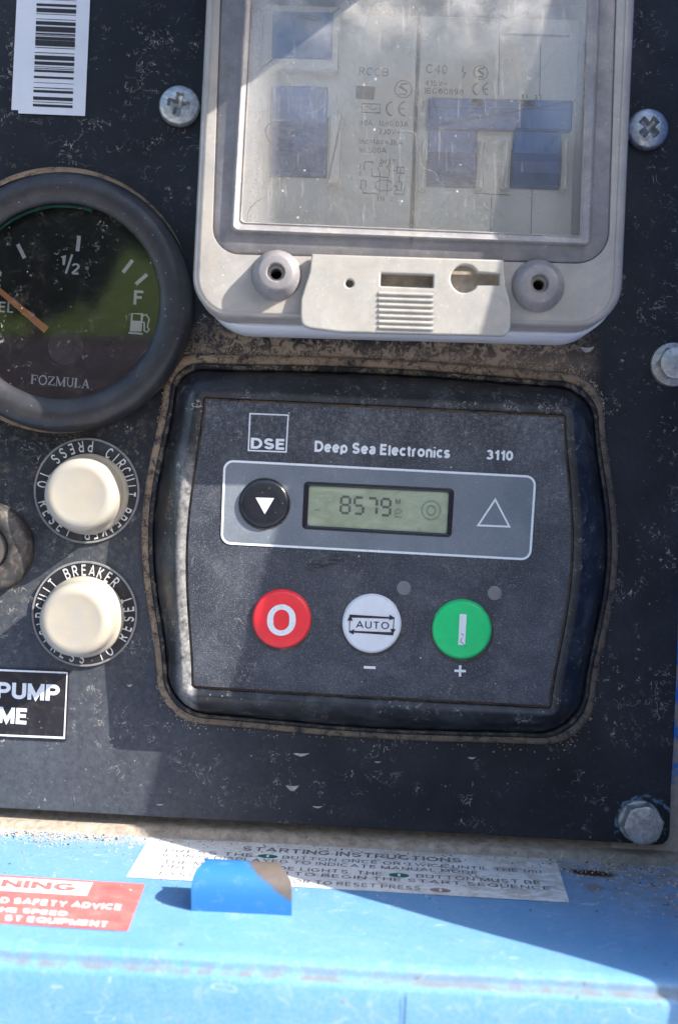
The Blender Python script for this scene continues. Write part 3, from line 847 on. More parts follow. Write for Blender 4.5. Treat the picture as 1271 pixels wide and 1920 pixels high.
def cross_screw(x, y, R, rot, label, h=26):
    cx, cy = tc(x, y, h); R *= (D - h) / D
    t = thing("cross_head_screw", label, "screw", T(cx, cy, 0), "cross head screws in the panel")
    ca, sa = cos(radians(rot)), sin(radians(rot))
    def hf(px, py):
        r = hypot(px, py) / R
        z = h - 9 * r ** 4 - (0 if r < .93 else (r - .93) * 60)
        u = abs(px * ca + py * sa); v = abs(-px * sa + py * ca)
        def arm(u, v, L=20.0): return max(v - (5.2 + max(0, u - 6) * .12), u - L)
        d = min(arm(u, v), arm(v, u), hypot(u, v) - 9)
        f = max(0, min(1, (-d + 1.2) / 3.2)); f = f * f * (3 - 2 * f)
        return z - f * (21 - 12 * min(1, hypot(u, v) / 22))
    g = MB(); grid_head(g, cx, cy, R, hf)
    g.lathe(cx, cy, [(R * .97, 0.5), (R * 1.0, 5), (R * 1.0, hf(R, 0) + .2)], 64, False)
    g.build("screw_head", M['zinc'], t, smooth=True, sharp=50)
    return t
cross_screw(335, 194, 38.5, 12, "zinc cross-head screw between the white barcode label and the clear cover")
cross_screw(1217, 238, 38.5, 45, "zinc cross-head screw to the right of the clear breaker cover")

def hexring(cx, cy, R, w, rot, cut=1.0, n=48):
    out = []
    for j in range(n):
        a = 2 * pi * j / n
        k = (a - rot) % (pi / 3) - pi / 6
        r = R * cos(pi / 6) / cos(k)
        out.append(T(cx + min(r, cut * R) * cos(a), cy - min(r, cut * R) * sin(a), w))
    return out
def hex_bolt(x, y, R, rot, label, marks=None, flange=1.0, h=42):
    cx, cy = tc(x, y, h); R *= (D - h) / D
    t = thing("hex_bolt", label, "bolt", T(cx, cy, 0), "hex bolts holding the panel")
    g = MB(); g.loft([hexring(cx, cy, R, 8, rot), hexring(cx, cy, R, h - 6, rot), hexring(cx, cy, R, h - 1.6, rot, .90), hexring(cx, cy, R * .86, h, rot, .99), hexring(cx, cy, R * .3, h + .3, rot)], False, True)
    g.build("bolt_head", M['galv'], t, smooth=True, sharp=24)
    g = MB(); F = R * flange
    g.lathe(cx, cy, [(F, .4), (F * 1.0, 6), (F * .96, 8.5), (R * .8, 10)], 64, False)
    g.build("washer", M['galv'], t, smooth=True, sharp=40)
    if marks:
        g = MB()
        for s_, a0, st in marks: arctext(g, s_, x, y, R * .60, a0, st, R * .36, h + .9, True, .0)
        g.build("raised_lettering", M['galv'], t)
    return t
hex_bolt(1207, 1549, 40, radians(8), "galvanised hex bolt at the panel's bottom right corner", [("CYX", 195, -36), ("8.8", -22, -24)], 1.02)
hex_bolt(1268, 680, 33, radians(0), "plated flanged hex bolt at the right edge, level with the controller top", None, 1.28, 34)

# ================================================================== BARCODE LABELS
def label_quad(mb, P, w, th=1.6):
    top = [at(x, y, w) for x, y in P]; bot = [at(x, y, w - th) for x, y in P]
    mb.loft([bot, top], False, True)
t = thing("barcode_label", "white label strip with black barcode, on top of another label, top left", "label", at(98, 100, 3))
g = MB(); label_quad(g, [(44, -40), (171, -36), (160, 217.5), (35, 212.5)], 3.4, 1.4); g.build("backing", M['label'], t)
g = MB()
yb = [(-14, 6), (-2, 1), (6, 5), (14.5, 8), (25, 1.2), (34.5, 1.2), (39, 7), (48.5, 10.5), (61, 3), (65, 1.2), (68, 6), (74.5, 11), (88, 1.4), (97.5, 1.4), (103, 8.5), (114.5, 6.5), (124, 1.2), (127, 1.4), (130, 4.5), (142, 4.2), (154, .9), (163, 1.6), (168, 5), (180.5, 6.5), (190, 1.2), (194.5, 5)]
for y0, hgt in yb:
    xl = 69.5 - y0 * .037; xr = xl + 74.5
    flat(g, [(xl, y0), (xr, y0 + 3.2), (xr, y0 + 3.2 + hgt), (xl, y0 + hgt)], 3.8)
g.build("barcode", M['ink'], t)
g = MB(); label_quad(g, [(34, -40), (120, -37), (110, 209), (22, 206)], 1.8, 1.4)
tag(g.build("paper_label", M['label']), "plain white label showing as a sliver behind the barcode label", "label")

# ================================================================== FUEL GAUGE
GX, GY = 113, 564
gau = thing("fuel_gauge", "round black fuel gauge with a scuffed grey bezel and orange pointer", "gauge", T(GX, GY, 0))
g = MB(); g.lathe(GX, GY, [(249, .5), (249, 8), (244, 15), (236, 18)], 128, False); g.build("flange", M['rimdust'], gau, smooth=True, sharp=50)
gx, gy = tc(114, 563, 55)
g = MB(); g.lathe(gx, gy, [(238, 14), (240, 22), (239, 40), (235, 52), (228, 60), (219, 64.5), (206, 65), (192, 61), (183, 54), (180, 48), (180, 19.5)], 128, False); g.build("bezel_ring", M['rim'], gau, smooth=True, sharp=45)
g = MB(); g.lathe(gx, gy, [(187, 26), (187, 20), (40, 20)], 96, True); g.build("dial_face", M['dial'], gau)
WD = 21
g = MB()
line(g, [(34, 458), (47, 484)], 7, WD); line(g, [(149, 442), (146, 471)], 7, WD); line(g, [(249, 488), (231, 511)], 7, WD); line(g, [(276, 514.5), (255, 533)], 7, WD)
line(g, [(-12, 498), (2, 514)], 7, WD)
line(g, [(136, 477), (124, 513)], 4.2, WD)
line(g, [(116, 483), (121, 479), (120, 497)], 3.8, WD)
text(g, "2", (134, 514), (149, 515), 21, WD, .02)
text(g, "F", (250.5, 571), (268, 572), 27, WD, .03)
text(g, "EL", (-2, 585), (25, 587), 20, WD, .02)
text(g, "E", (-12, 537), (2, 538), 24, WD, .02)
# pump symbol
line(g, [(248, 588), (267, 588.5), (264.5, 621), (246, 620)], 2.6, WD, True)
flat(g, [(248, 601), (265, 601.8), (263.5, 620), (247, 619)], WD + .3)
line(g, [(241.5, 624), (268, 626)], 3.2, WD + .5)
line(g, [(268, 592), (275, 590), (280, 598), (277, 613), (280, 618), (276, 623), (271, 620), (271, 605), (267, 603)], 2.4, WD)
# maker's name in serif capitals, built from strokes
def serif_word(mb, x0, y0, x1, y1, cap, w):
    dx, dy = x1 - x0, y1 - y0; L = hypot(dx, dy); ux, uy = dx / L, dy / L
    def P(a, b): return (x0 + ux * a + uy * b, y0 + uy * a - ux * b)
    def st(pts, wd): line(mb, [P(a, b) for a, b in pts], wd, w)
    def sf(a, b, l=4.4): st([(a - l / 2, b), (a + l / 2, b)], 1.3)
    H = cap; a = 0; T_ = 3.3; t_ = 1.5
    sf(a + 3, 0, 7); sf(a + 3, H, 6); st([(a + 3, 0), (a + 3, H)], T_); st([(a + 3, H - .6), (a + 13, H - .6)], 1.4); st([(a + 3, H * .52), (a + 9.5, H * .52)], 1.4); st([(a + 12.6, H), (a + 12.6, H - 5)], 1.3); st([(a + 9.5, H * .52 + 2.4), (a + 9.5, H * .52 - 2.4)], 1.2); a += 15.5
    def oo(a, wd=14):
        pts = [(a + wd / 2 + wd / 2 * cos(2 * pi * i / 20), H / 2 + H / 2 * sin(2 * pi * i / 20)) for i in range(20)]
        mb.stroke([P(*q) for q in pts], 2.2, lambda x, y: at(x, y, w), True)
    oo(a + .5); a += 17
    st([(a + 1, H - .6), (a + 12, H - .6)], 1.4); st([(a + 11.4, H - .6), (a + 1.2, .6)], T_ * .85); st([(a + .6, .6), (a + 12.4, .6)], 1.4); st([(a + 1, H), (a + 1, H - 4)], 1.2); st([(a + 12.4, 0), (a + 12.4, 4.2)], 1.2); a += 14.5
    sf(a + 2, 0); sf(a + 2, H, 4); st([(a + 2, 0), (a + 2.4, H)], t_); st([(a + 2.6, H), (a + 9.5, 0)], T_); st([(a + 9.5, 0), (a + 16, H)], t_); st([(a + 16, H), (a + 16.4, 0)], T_); sf(a + 16.4, 0, 5.4); sf(a + 16.4, H, 4); a += 20.5
    st([(a + 2, H), (a + 2, 5), (a + 3.6, 1.6), (a + 7, .4), (a + 10.2, 1.8), (a + 11.4, 5), (a + 11.4, H)], 1.9); sf(a + 2, H, 5); sf(a + 11.4, H, 4); a += 15
    sf(a + 2.4, 0, 5); sf(a + 2.4, H, 5); st([(a + 2.4, 0), (a + 2.4, H)], T_); st([(a + 2.4, .6), (a + 11, .6)], 1.4); st([(a + 10.8, 0), (a + 10.8, 4.6)], 1.3); a += 13.5
    st([(a + 2, 0), (a + 7, H)], t_); st([(a + 7, H), (a + 12.6, 0)], T_); st([(a + 3.8, H * .33), (a + 10, H * .33)], 1.3); sf(a + 2, 0); sf(a + 12.4, 0, 5)
serif_word(g, 57.5, 719, 166, 728, 16.5, WD)
g.build("dial_marks", M['dialwhite'], gau)
# pointer over its hub
g = MB()
A, B = (-20, 528), (88, 619); hw = 7.0
dx, dy = B[0] - A[0], B[1] - A[1]; l = hypot(dx, dy); nx, ny = -dy / l * hw, dx / l * hw
for z0, z1, k in ((32, 36, 1.0),):
    q = [(A[0] + nx * .6, A[1] + ny * .6), (B[0] + nx, B[1] + ny), (B[0] - nx, B[1] - ny), (A[0] - nx * .6, A[1] - ny * .6)]
    g.loft([[at(x, y, z0) for x, y in q], [at(x, y, z1) for x, y in inset(q, 0)], [at((x + (A[0] + B[0]) / 2 * .0) , y, z1 + .1) for x, y in q]], True, True)
g.build("pointer", M['orange'], gau)
hx, hy = tc(124, 650, 28)
g = MB(); g.lathe(hx, hy, [(36, 20.5), (36, 26), (33, 29), (6, 29.5), (4, 28)], 64, True); g.build("hub_cap", M['dialbrown'], gau, smooth=True, sharp=40)
def small_screw(x, y, r, w):
    cx, cy = tc(x, y, w)
    def hf(px, py):
        q = hypot(px, py) / r
        d = min(max(abs(px) - r * .5, abs(py) - r * .16), max(abs(py) - r * .5, abs(px) - r * .16))
        return w + 3 - 3 * q ** 3 - (3 if d < 0 else 0)
    g = MB(); grid_head(g, cx, cy, r, hf, 24); return g.build("dial_screw", M['dialbrown'], gau, smooth=True, sharp=30)
small_screw(208, 650, 14, 21)
small_screw(38, 645, 14, 21)
# teal arc modelling the rim's reflection inside the bezel, upper left
g = MB()
R0 = [(gx + r * cos(radians(a)), gy - r * sin(radians(a))) for r in (180,) for a in range(68, 190, 3)]
g.loft([[T(gx + r * cos(radians(a)), gy - r * sin(radians(a)), wv) for a in range(72, 190, 3)] for r, wv in ((179.5, 38), (174.5, 38), (174.5, 34))], closed=False)
g.build("teal_reflection", M['teal'], gau)
g = MB(); g.lathe(gx, gy, [(180.5, 46), (120, 46.4), (40, 46.6)], 96, True); g.build("glass", M['gglass'], gau, smooth=True)

# ================================================================== KEY SWITCH (cut by the left edge)
kx, ky = tc(-28, 1028, 30)
ks = thing("key_switch", "worn black round switch collar cut off by the left edge", "switch", T(kx, ky, 0))
g = MB(); g.lathe(kx, ky, [(86, .5), (86, 12), (82, 24), (70, 34), (56, 38), (47, 36), (43, 30), (42, 4)], 96, False); g.build("collar", M['collar'], ks, smooth=True, sharp=50)
g = MB(); g.lathe(kx, ky, [(41.5, 4), (41.5, 26), (37, 31), (10, 32)], 64, True); g.build("lock_core", M['keycore'], ks, smooth=True, sharp=40)

# ================================================================== CIRCUIT BREAKER BUTTONS
def breaker_button(x, y, capx, capy, t1, t2, label, R=98.5):
    cx, cy = tc(x, y, 4)
    t = thing("reset_button", label, "button", T(cx, cy, 0), "circuit breaker reset buttons")
    g = MB(); g.lathe(cx, cy, [(R, .4), (R, 3.2), (R - 1.5, 4), (70, 4)], 96, False); g.build("name_ring", M['disc'], t, smooth=True, sharp=40)
    g = MB(); g.lathe(cx, cy, [(R + .6, 3.8), (R - .4, 5.6), (R - 3.4, 5.4), (R - 3.6, 4.2)], 96, False); g.build("rim", M['discedge'], t, smooth=True, sharp=40)
    g = MB(); arctext(g, t1[0], x, y, 82, t1[1], t1[2], 21, 4.6, True, .012, .62); arctext(g, t2[0], x, y, 83, t2[1], t2[2], 21, 4.6, False, .012, .62)
    g.build("lettering", M['offwhite'], t)
    bx, by = tc(capx, capy, 60)
    g = MB(); g.lathe(bx + 3, by - 2, [(76, 4.4), (76, 10), (73.5, 17), (70, 20), (69, 24)], 96, False)
    g.loft([[T(bx + 3 - 3 * u + r * cos(2 * pi * j / 96), by - 2 + 2 * u - r * sin(2 * pi * j / 96), w) for j in range(96)] for r, w, u in
            ((69, 24, 0), (67.5, 50, .6), (66.5, 62, .8), (63.5, 70, 1), (58, 74.5, 1), (50, 76.5, 1), (46, 76, 1), (30, 75.4, 1), (8, 75.2, 1))], False, True)
    g.build("rubber_cap", M['cap'], t, smooth=True, sharp=60)
    return t
breaker_button(163, 920, 152, 928, ("CIRCUIT BREAKER", 59, -10.6), ("PRESS TO RESET", 85, 12.4), "upper yellowed circuit breaker reset button, lettering turned sideways")
breaker_button(159, 1151, 143, 1163, ("CIRCUIT BREAKER", 204, -11.3), ("PRESS TO RESET", -143, 12.4), "lower yellowed circuit breaker reset button, above the pump label")

# ================================================================== PUMP LABEL
t = thing("pump_label", "black label with white frame reading PUMP and ME, bottom left", "label", at(40, 1320, 2))
g = MB(); label_quad(g, [(-60, 1250), (131, 1257), (125, 1389), (-66, 1380)], 2.4, 1.4); g.build("backing", M['disc'], t)
g = MB(); line(g, [(-50, 1254.5), (126.5, 1261.5), (121, 1383.5), (-56, 1376)], 2.8, 2.9, True); g.build("frame_line", M['white'], t); g = MB()
text(g, "PUMP", (-6, 1309), (112, 1314.5), 30.5, 2.9, .035); text(g, "ME", (-2, 1355), (50, 1358.5), 30, 2.9, .035)
g.build("lettering", M['white'], t)

# ================================================================== CONTROLLER
ctl = thing("generator_controller", "dark grey controller unit with display and red, white and green buttons", "controller", at(700, 1030, 0))
O = outline([(311, 661), (1134, 703), (1113, 1402), (292, 1352)], (58, 78, 100, 88), (8, 34, 8, 36), 12, 18)
I1 = outline([(331, 692), (1115, 730), (1091, 1378), (313, 1333)], (52, 72, 92, 80), (8, 32, 8, 33), 12, 18)
def lerp(A, B, t): return [(a[0] + (b[0] - a[0]) * t, a[1] + (b[1] - a[1]) * t) for a, b in zip(A, B)]
gk = lambda t_: lerp(O, I1, t_)
g = MB(); g.loft([ring(O, .4), ring(O, 6), ring(gk(.08), 9), ring(gk(.22), 11), ring(gk(.50), 10.5), ring(gk(.58), 7)])
g.build("gasket", M['gasket'], ctl, smooth=True, sharp=60)
g = MB(); g.loft([ring(gk(.57), 6), ring(gk(.60), 13), ring(gk(.68), 16), ring(gk(.85), 16), ring(gk(.95), 12), ring(gk(1.0), 3)])
g.build("gasket_lip", M['lip'], ctl, smooth=True, sharp=60)
F0 = outline([(387, 750), (1056, 783), (1028, 1323), (363, 1286)], (3, 3, 6, 6), (1, 27, 1, 22), 12, 18)
def lerp(A, B, t): return [(a[0] + (b[0] - a[0]) * t, a[1] + (b[1] - a[1]) * t) for a, b in zip(A, B)]
Fo = inset(F0, -4)
# keep the faceplate's square corners: expand from its corners rather than by normals
Fo = outline([(383, 745), (1060.5, 778), (1033, 1328.5), (358.5, 1291)], (6, 6, 9, 9), (1, 27, 1, 22), 12, 18)
Fm = outline([(366, 730), (1076, 765), (1047, 1343), (341, 1304)], (16, 18, 22, 20), (2, 28, 2, 24), 12, 18)
g = MB()
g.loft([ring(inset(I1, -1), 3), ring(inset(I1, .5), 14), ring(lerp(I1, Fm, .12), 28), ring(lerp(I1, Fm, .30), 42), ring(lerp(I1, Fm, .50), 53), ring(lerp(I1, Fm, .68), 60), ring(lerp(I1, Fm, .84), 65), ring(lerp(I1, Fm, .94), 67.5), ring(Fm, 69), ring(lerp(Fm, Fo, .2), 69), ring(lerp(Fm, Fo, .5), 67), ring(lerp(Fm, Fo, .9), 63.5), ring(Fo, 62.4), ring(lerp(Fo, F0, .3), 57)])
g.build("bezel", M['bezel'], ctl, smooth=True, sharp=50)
g = MB(); g.loft([ring(Fo, 57.5), ring(lerp(Fo, F0, .99), 57.6)]); g.build("gap", M['rimdust'], ctl)
wF = 63.5
w_o = outline([(421.5, 864), (1003, 894), (993, 1049), (416, 1018)], (17, 17, 17, 17), (0, 0, 0, 0), 8, 4)
lcd_o = outline([(571, 903.5), (850.5, 917), (845, 1007), (567, 991)], (7, 7, 7, 7), (0, 0, 0, 0), 5, 3)
lcd_i = outline([(580, 911), (841, 923.5), (837, 1000), (576.5, 985)], (4, 4, 4, 4), (0, 0, 0, 0), 5, 3)
plate("faceplate", F0, [lcd_o], wF, 6, .8, M['face'], ctl, 1)
g = MB()
BT = 1.0
# the grey band: a ring-shaped overlay with the display cut out
o = plate("display_band", inset(w_o, 1), [inset(lcd_o, -1), circ(496, 944, 48, 40)], wF + 1.0, .8, .2, M['window'], ctl, 0, False)
g = MB(); line(g, w_o, 4.2, wF + 1.5, True); g.build("band_outline", M['white'], ctl)
g = MB(); line(g, [(928, 936.5), (954.5, 987.5), (896, 985)], 3.4, wF + 1.5, True)
g.build("triangle_symbol", M['white'], ctl); g = MB()
line(g, [(469, 775.5), (540.5, 778.5), (536.5, 847.5), (466, 844.5)], 2.6, wF + .6, True)
g.build("logo_square", M['white'], ctl); g = MB()
text(g, "DSE", (470, 841), (533, 843.6), 20.5, wF + .8, .075); g.build("logo_letters", M['white'], ctl); g = MB()
text(g, "Deep Sea Electronics", (589.5, 847), (843, 859.5), 21, wF + .6, .04)
g.build("maker_name", M['white'], ctl); g = MB()
text(g, "3110", (911, 861.5), (961, 864), 18.5, wF + .6, .045)
g.build("model_number", M['white'], ctl); g = MB()
line(g, [(682, 1251), (704, 1252)], 5, wF + .6); g.build("minus_sign", M['white'], ctl); g = MB()
line(g, [(851.5, 1257.5), (873, 1258.5)], 4.6, wF + .6); line(g, [(862.4, 1247.5), (861.8, 1268.5)], 4.6, wF + .9)
g.build("plus_sign", M['white'], ctl)
# display
g = MB(); g.loft([ring(inset(lcd_o, -.6), wF + 1.2), ring(inset(lcd_o, 1), wF + 1.8), ring(inset(lcd_o, 3.5), wF + 1.6), ring(inset(lcd_i, -.6), wF + .2), ring(inset(lcd_i, 0), wF - 3)])
disp = g.build("display_frame", M['bbtn'], ctl, smooth=True, sharp=40)
g = MB(); g.loft([ring(inset(lcd_i, -2), wF - 2.5)], False, True); g.build("display_glass", M['lcd'], disp)
g = MB()
def seg_digit(mb, d, x, y, wd, h, w, th=4.6):
    a = .052
    def P(u, v): return (x + u * wd - (v) * h * .05, y + v * h + u * wd * a)
    segs = {'a': ((.1, 0), (.9, 0)), 'b': ((1, .06), (1, .44)), 'c': ((1, .56), (1, .94)), 'd': ((.1, 1), (.9, 1)), 'e': ((0, .56), (0, .94)), 'f': ((0, .06), (0, .44)), 'g': ((.12, .5), (.88, .5))}
    tab = {'8': 'abcdefg', '5': 'acdfg', '7': 'abc', '9': 'abcdfg'}
    for s_ in tab[d]:
        p, q = segs[s_]; line(mb, [P(*p), P(*q)], th, w)
for i, d in enumerate("8579"): seg_digit(g, d, 640 + i * 25.2, 931 + i * 1.4, 16.5, 30.5, wF - 1.8)
for c_, x_, y_ in (("M", 741, 945),): text(g, c_, (x_, y_), (x_ + 9, y_ + .6), 10, wF - 1.8)
g.build("display_digits", M['lcdink'], disp)
g = MB()
line(g, circ(808, 957, 17.5, 30), 2.4, wF - 1.8, True); g.build("display_symbol", M['lcdfaint'], disp); g = MB()
line(g, [(808 + 8 * cos(a), 957 + 9 * sin(a)) for a in [2 * pi * i / 12 for i in range(12)]], 3, wF - 1.8, True); g.build("display_symbol", M['lcdfaint'], disp); g = MB()
line(g, [(740, 958), (746, 954), (753, 958), (748, 963), (741, 962)], 2.2, wF - 1.8, True); line(g, [(742, 962.6), (740, 969), (753, 970)], 2, wF - 1.7); g.build("display_symbol", M['lcdfaint'], disp); g = MB()
line(g, [(590, 956), (600, 956.5)], 2.5, wF - 1.8)
g.build("display_symbol", M['lcdfaint'], disp)
# buttons
def mbutton(name, x, y, r, mat, h=7.0, label=None, dish=True):
    cx, cy = tc(x, y, wF + h); r *= (D - wF - h) / D
    g = MB(); g.lathe(cx, cy, [(r + 2.0, wF + .6), (r + .6, wF + 2), (r, wF + h * .6), (r - 1.4, wF + h), (r - 5, wF + h + 1.2), (r * .6, wF + h + 1.6), (r * .2, wF + h + 1.8)], 80, True)
    o = g.build(name, mat, ctl, smooth=True, sharp=60)
    if label: o['label'] = label
    return o, wF + h + 2.4
for (x, y, r) in ((528, 1163.5, 58), (697, 1171.5, 57.5), (866, 1183, 58.5), (496, 944.5, 48.5)):
    pass
g = MB()
for (x, y, r) in ((528, 1164, 57.2), (697, 1172, 56.6), (866, 1184, 58.0), (496, 945, 48.2)):
    cx, cy = tc(x, y, wF); k = (D - wF) / D
    g.lathe(cx, cy, [((r + 1) * k, wF + .6), (r * k, wF + 1.4), ((r - 6) * k, wF + 1.4)], 64, False)
g.build("button_surround", M['collar'], ctl, smooth=True)
b, wz = mbutton("stop_button", 528, 1161, 54, M['red'], label="red round button with a white O")
g = MB()
ov = outline([(502, 1133), (555, 1133), (554, 1192), (500, 1192)], 27, (0, 0, 0, 0), 10, 3); iv = outline([(513.5, 1143), (543, 1143), (542, 1182), (512, 1182)], 15, (0, 0, 0, 0), 10, 3)
g.loft([ring(ov, wz), ring(iv, wz)]); g.build("letter", M['white'], b)
b, wz = mbutton("auto_button", 697, 1169.5, 54, M['wbtn'], label="white round button reading AUTO")
g = MB()
text(g, "AUTO", (667, 1177.5), (729, 1180), 13.5, wz, .0)
line(g, [(656, 1155), (738.5, 1159), (736.5, 1188.5), (655, 1184)], 3.0, wz, True)
for P_ in ([(730, 1152.5), (741, 1159), (729.5, 1163)], [(731.5, 1179), (741.5, 1179.8), (736, 1190)], [(664, 1179.6), (653.5, 1184.8), (663, 1190)], [(651, 1163.5), (656.5, 1153), (661.5, 1164)]): flat(g, P_, wz + .4)
g.build("symbol", M['ink'], b)
b, wz = mbutton("start_button", 866, 1180.5, 54.5, M['green'], label="green round button with a white bar")
g = MB(); flat(g, [(861.5, 1151), (874.5, 1151.8), (871.5, 1210), (858.5, 1209)], wz); g.build("bar", M['white'], b)
g = MB(); g.stroke([(866, 1196), (863, 1203), (869, 1208), (872, 1212)], 1.0, lambda x, y: at(x, y, wz + .5)); g.stroke([(864, 1188), (869, 1191)], 1.0, lambda x, y: at(x, y, wz + .5)); g.build("scratch", M['ink'], b)
b, wz = mbutton("scroll_button", 496, 943.5, 45.5, M['bbtn'], label="black round button with a white triangle pointing down")
g = MB(); flat(g, [(479.5, 933), (514, 934), (496.5, 964)], wz); g.build("triangle", M['white'], b)
for x, y in ((757, 1102.5), (927, 1112)):
    g = MB(); cx, cy = tc(x, y, wF); g.lathe(cx, cy, [(13, wF + .5), (12.4, wF + 1.1), (6, wF + 1.3)], 32, True); g.build("indicator_lamp", M['led'], ctl, smooth=True)

# ================================================================== BREAKER ENCLOSURE
H = 208
enc = thing("breaker_enclosure", "clear plastic breaker box with frosted edges and latch flap, top right", "enclosure", at(770, 300, 0))
TOP = -60
Bo = outline([(392, TOP), (1186, TOP), (1158, 629), (364, 607)], (30, 30, 92, 100), (0, 0, 0, 0), 12, 12)
def rngt(P, w, wr=None):
    """ring from outline px measured at height wr but lying at w (straight sides)"""
    return [T(*tc(x, y, H if wr is None else wr), w) for x, y in P]
Bt = [tc(x, y, 150) for x, y in Bo]
def rt(P, w): return [T(x, y, w) for x, y in P]
g = MB(); Bi = inset(Bt, 10)
g.loft([rt(Bt, .5), rt(Bt, 120), rt(inset(Bt, 3), 124), rt(Bi, 124), rt(Bi, 8)], False, True)
g.build("box_base", M['box'], enc, smooth=True, sharp=50)
# cover: outer wall and rounded rim
Co = outline([(390, TOP), (1192, TOP), (1163, 616), (358, 593)], (30, 30, 84, 78), (0, 0, 0, 0), 12, 12)
Ci = outline([(402, TOP), (1176, TOP), (1147, 607), (371, 583)], (24, 24, 72, 66), (0, 0, 0, 0), 12, 12)
Cl = outline([(412, TOP), (1157, TOP), (1130, 597), (382, 574)], (20, 20, 62, 56), (0, 0, 0, 0), 12, 12)
Ct = [tc(x, y, 196) for x, y in Co]
# rectangular opening of the smoky lid
Lo = outline([(415, TOP), (1157, TOP), (1140, 496), (397, 476)], (10, 10, 62, 52), (0, 0, 0, 0), 12, 12)
g = MB()
g.loft([rt(Ct, 118), rt(Ct, 190), ring(lerp(Co, Ci, .2), 200), ring(lerp(Co, Ci, .6), 206.5), ring(Ci, 208)])
g.build("cover_wall", M['frost'], enc, smooth=True, sharp=60)
plate("cover_face", lerp(Ci, Co, .03), [Lo, circ(516, 510, 15), circ(1012, 532, 15), outline([(714, 513), (812, 516), (811, 540), (713, 536)], 2, (0,) * 4, 3, 2), outline([(842, 490), (944, 494), (943, 552), (841, 548)], 8, (0,) * 4, 4, 2), ], 206, 8, .6, M['frost'], enc, 0)
# smoky lid band and its raised inner rim
Ro = outline([(462, TOP), (1124, TOP), (1104, 459), (434, 433)], (4, 4, 10, 12), (0,) * 4, 12, 12)
Ri = outline([(478, TOP), (1104, TOP), (1086, 442), (453, 416)], (3, 3, 6, 8), (0,) * 4, 12, 12)
g = MB(); g.loft([ring(lerp(Lo, Ro, -.02), 198), ring(lerp(Lo, Ro, .05), 203), ring(lerp(Lo, Ro, .12), 204.5), ring(lerp(Lo, Ro, .9), 205.5), ring(lerp(Lo, Ro, .97), 208)])
g.build("lid_band", M['lid'], enc, smooth=True, sharp=40)
g = MB(); g.loft([ring(lerp(Ro, Ri, -.05), 206), ring(Ro, 214), ring(lerp(Ro, Ri, .18), 217), ring(lerp(Ro, Ri, .35), 214), ring(lerp(Ro, Ri, .8), 211), ring(lerp(Ro, Ri, .92), 213), ring(Ri, 212), ring(Ri, 196)])
g.build("window_rim", M['rimlight'], enc, smooth=True, sharp=35)
g = MB(); g.loft([ring(lerp(Ri, Ro, .02), 202), ring(lerp(Ri, Ro, .02), 205)], True, True); g.build("window_pane", M['pane'], enc)
# screw bosses
for x, y, r, hb, mt in ((517, 510, 43, 30, 'boss'), (1012, 531, 45, 24, 'boss')):
    cx, cy = tc(x, y, H + hb)
    g = MB(); g.lathe(cx, cy, [(r, 206), (r, 209), (r - 3, H + 6), (r - 10, H + hb - 5), (r - 13.5, H + hb - 1), (r - 16, H + hb), (16.5, H + hb), (14.5, H + hb - 2), (14, 150), (10, 146), (5, 146)], 64, True)
    b = g.build("screw_boss", M[mt], enc, smooth=True, sharp=45)
    g = MB(); g.lathe(cx, cy, [(13.6, H + hb - 14), (9.5, H + hb - 16), (9, H + hb - 24), (13, H + hb - 28)], 40, False); g.build("insert", M['frost'], b, smooth=True)
    g = MB(); g.lathe(cx, cy, [(13.5, 168), (4, 170)], 32, True); g.build("screw_end", M['rust'], b)
# latch flap
tabo = [(585, 476), (944, 487), (945.5, 520), (947, 538), (952, 553), (957, 572), (957, 612)]
tabo += [(957 - 16 * (1 - cos(radians(a))), 612 + 18 * sin(radians(a))) for a in (30, 60, 90)]
tabo += [(800, 627), (640, 623), (582, 616), (571, 612), (565, 605), (563, 592), (564, 560), (572, 535), (580, 510)]
slot = outline([(714, 512), (812, 516), (811, 540), (713, 536)], 1.5, (0,) * 4, 3, 2)
kh = [(871 + 26.5 * cos(radians(a)), 522.5 + 26.5 * sin(radians(a))) for a in range(28, 338, 9)] + [(936, 514), (935.5, 535)]
tab_ = plate("latch_flap", tabo, [slot, kh, circ(655, 531.5, 7.5, 20)], 224, 15, 3.2, M['tabplastic'], enc, 3)
for i in range(7):
    y0 = 550 + i * 10.6
    g = MB(); P_ = []
    rings = []
    for k in range(7):
        a = pi * k / 6
        rings.append([at(710 + j * 17, y0 + j * .55 - 3.6 * cos(a), 223.4 + 3.6 * sin(a)) for j in range(7)])
    g.loft(rings, closed=False); g.build("rib", M['tabplastic'], tab_, smooth=True)
g = MB(); g.box(*tc(690, 480, 198), *tc(960, 568, 198), 190, 197); g.build("inner_catch", M['catch'], enc)

# ================================================================== THE BREAKERS INSIDE
def tilt_box(mb, P, w0, w1, bev=1.5, ww=None):
    """P = 4 photo px corners seen at w1"""
    Q = outline(P, 2.5, (0,) * 4, 4, 2)
    tr = [tc(x, y, w1) for x, y in Q]
    mb.loft([rt(tr, w0), rt(tr, w1 - bev), rt(inset(tr, bev), w1)], False, True)
wB = 120
rc = thing("residual_current_breaker", "cream breaker with one blue toggle, left behind the clear window", "circuit breaker", at(620, 250, 20))
g = MB(); tilt_box(g, [(440, 22), (783, 30), (767, 470), (425, 460)], 20, wB); g.build("breaker_body", M['breaker'], rc)
g = MB(); tilt_box(g, [(493, 8), (640, 12), (636, 134), (488, 130)], wB + .5, wB + 22, 3); b = g.build("test_button_frame", M['bcheek'], rc, smooth=True, sharp=30)
g = MB(); tilt_box(g, [(512, 20), (625, 23), (622, 111), (509, 108)], wB + 22.5, wB + 25, 1.5); g.build("test_button", M['bblue'], b)
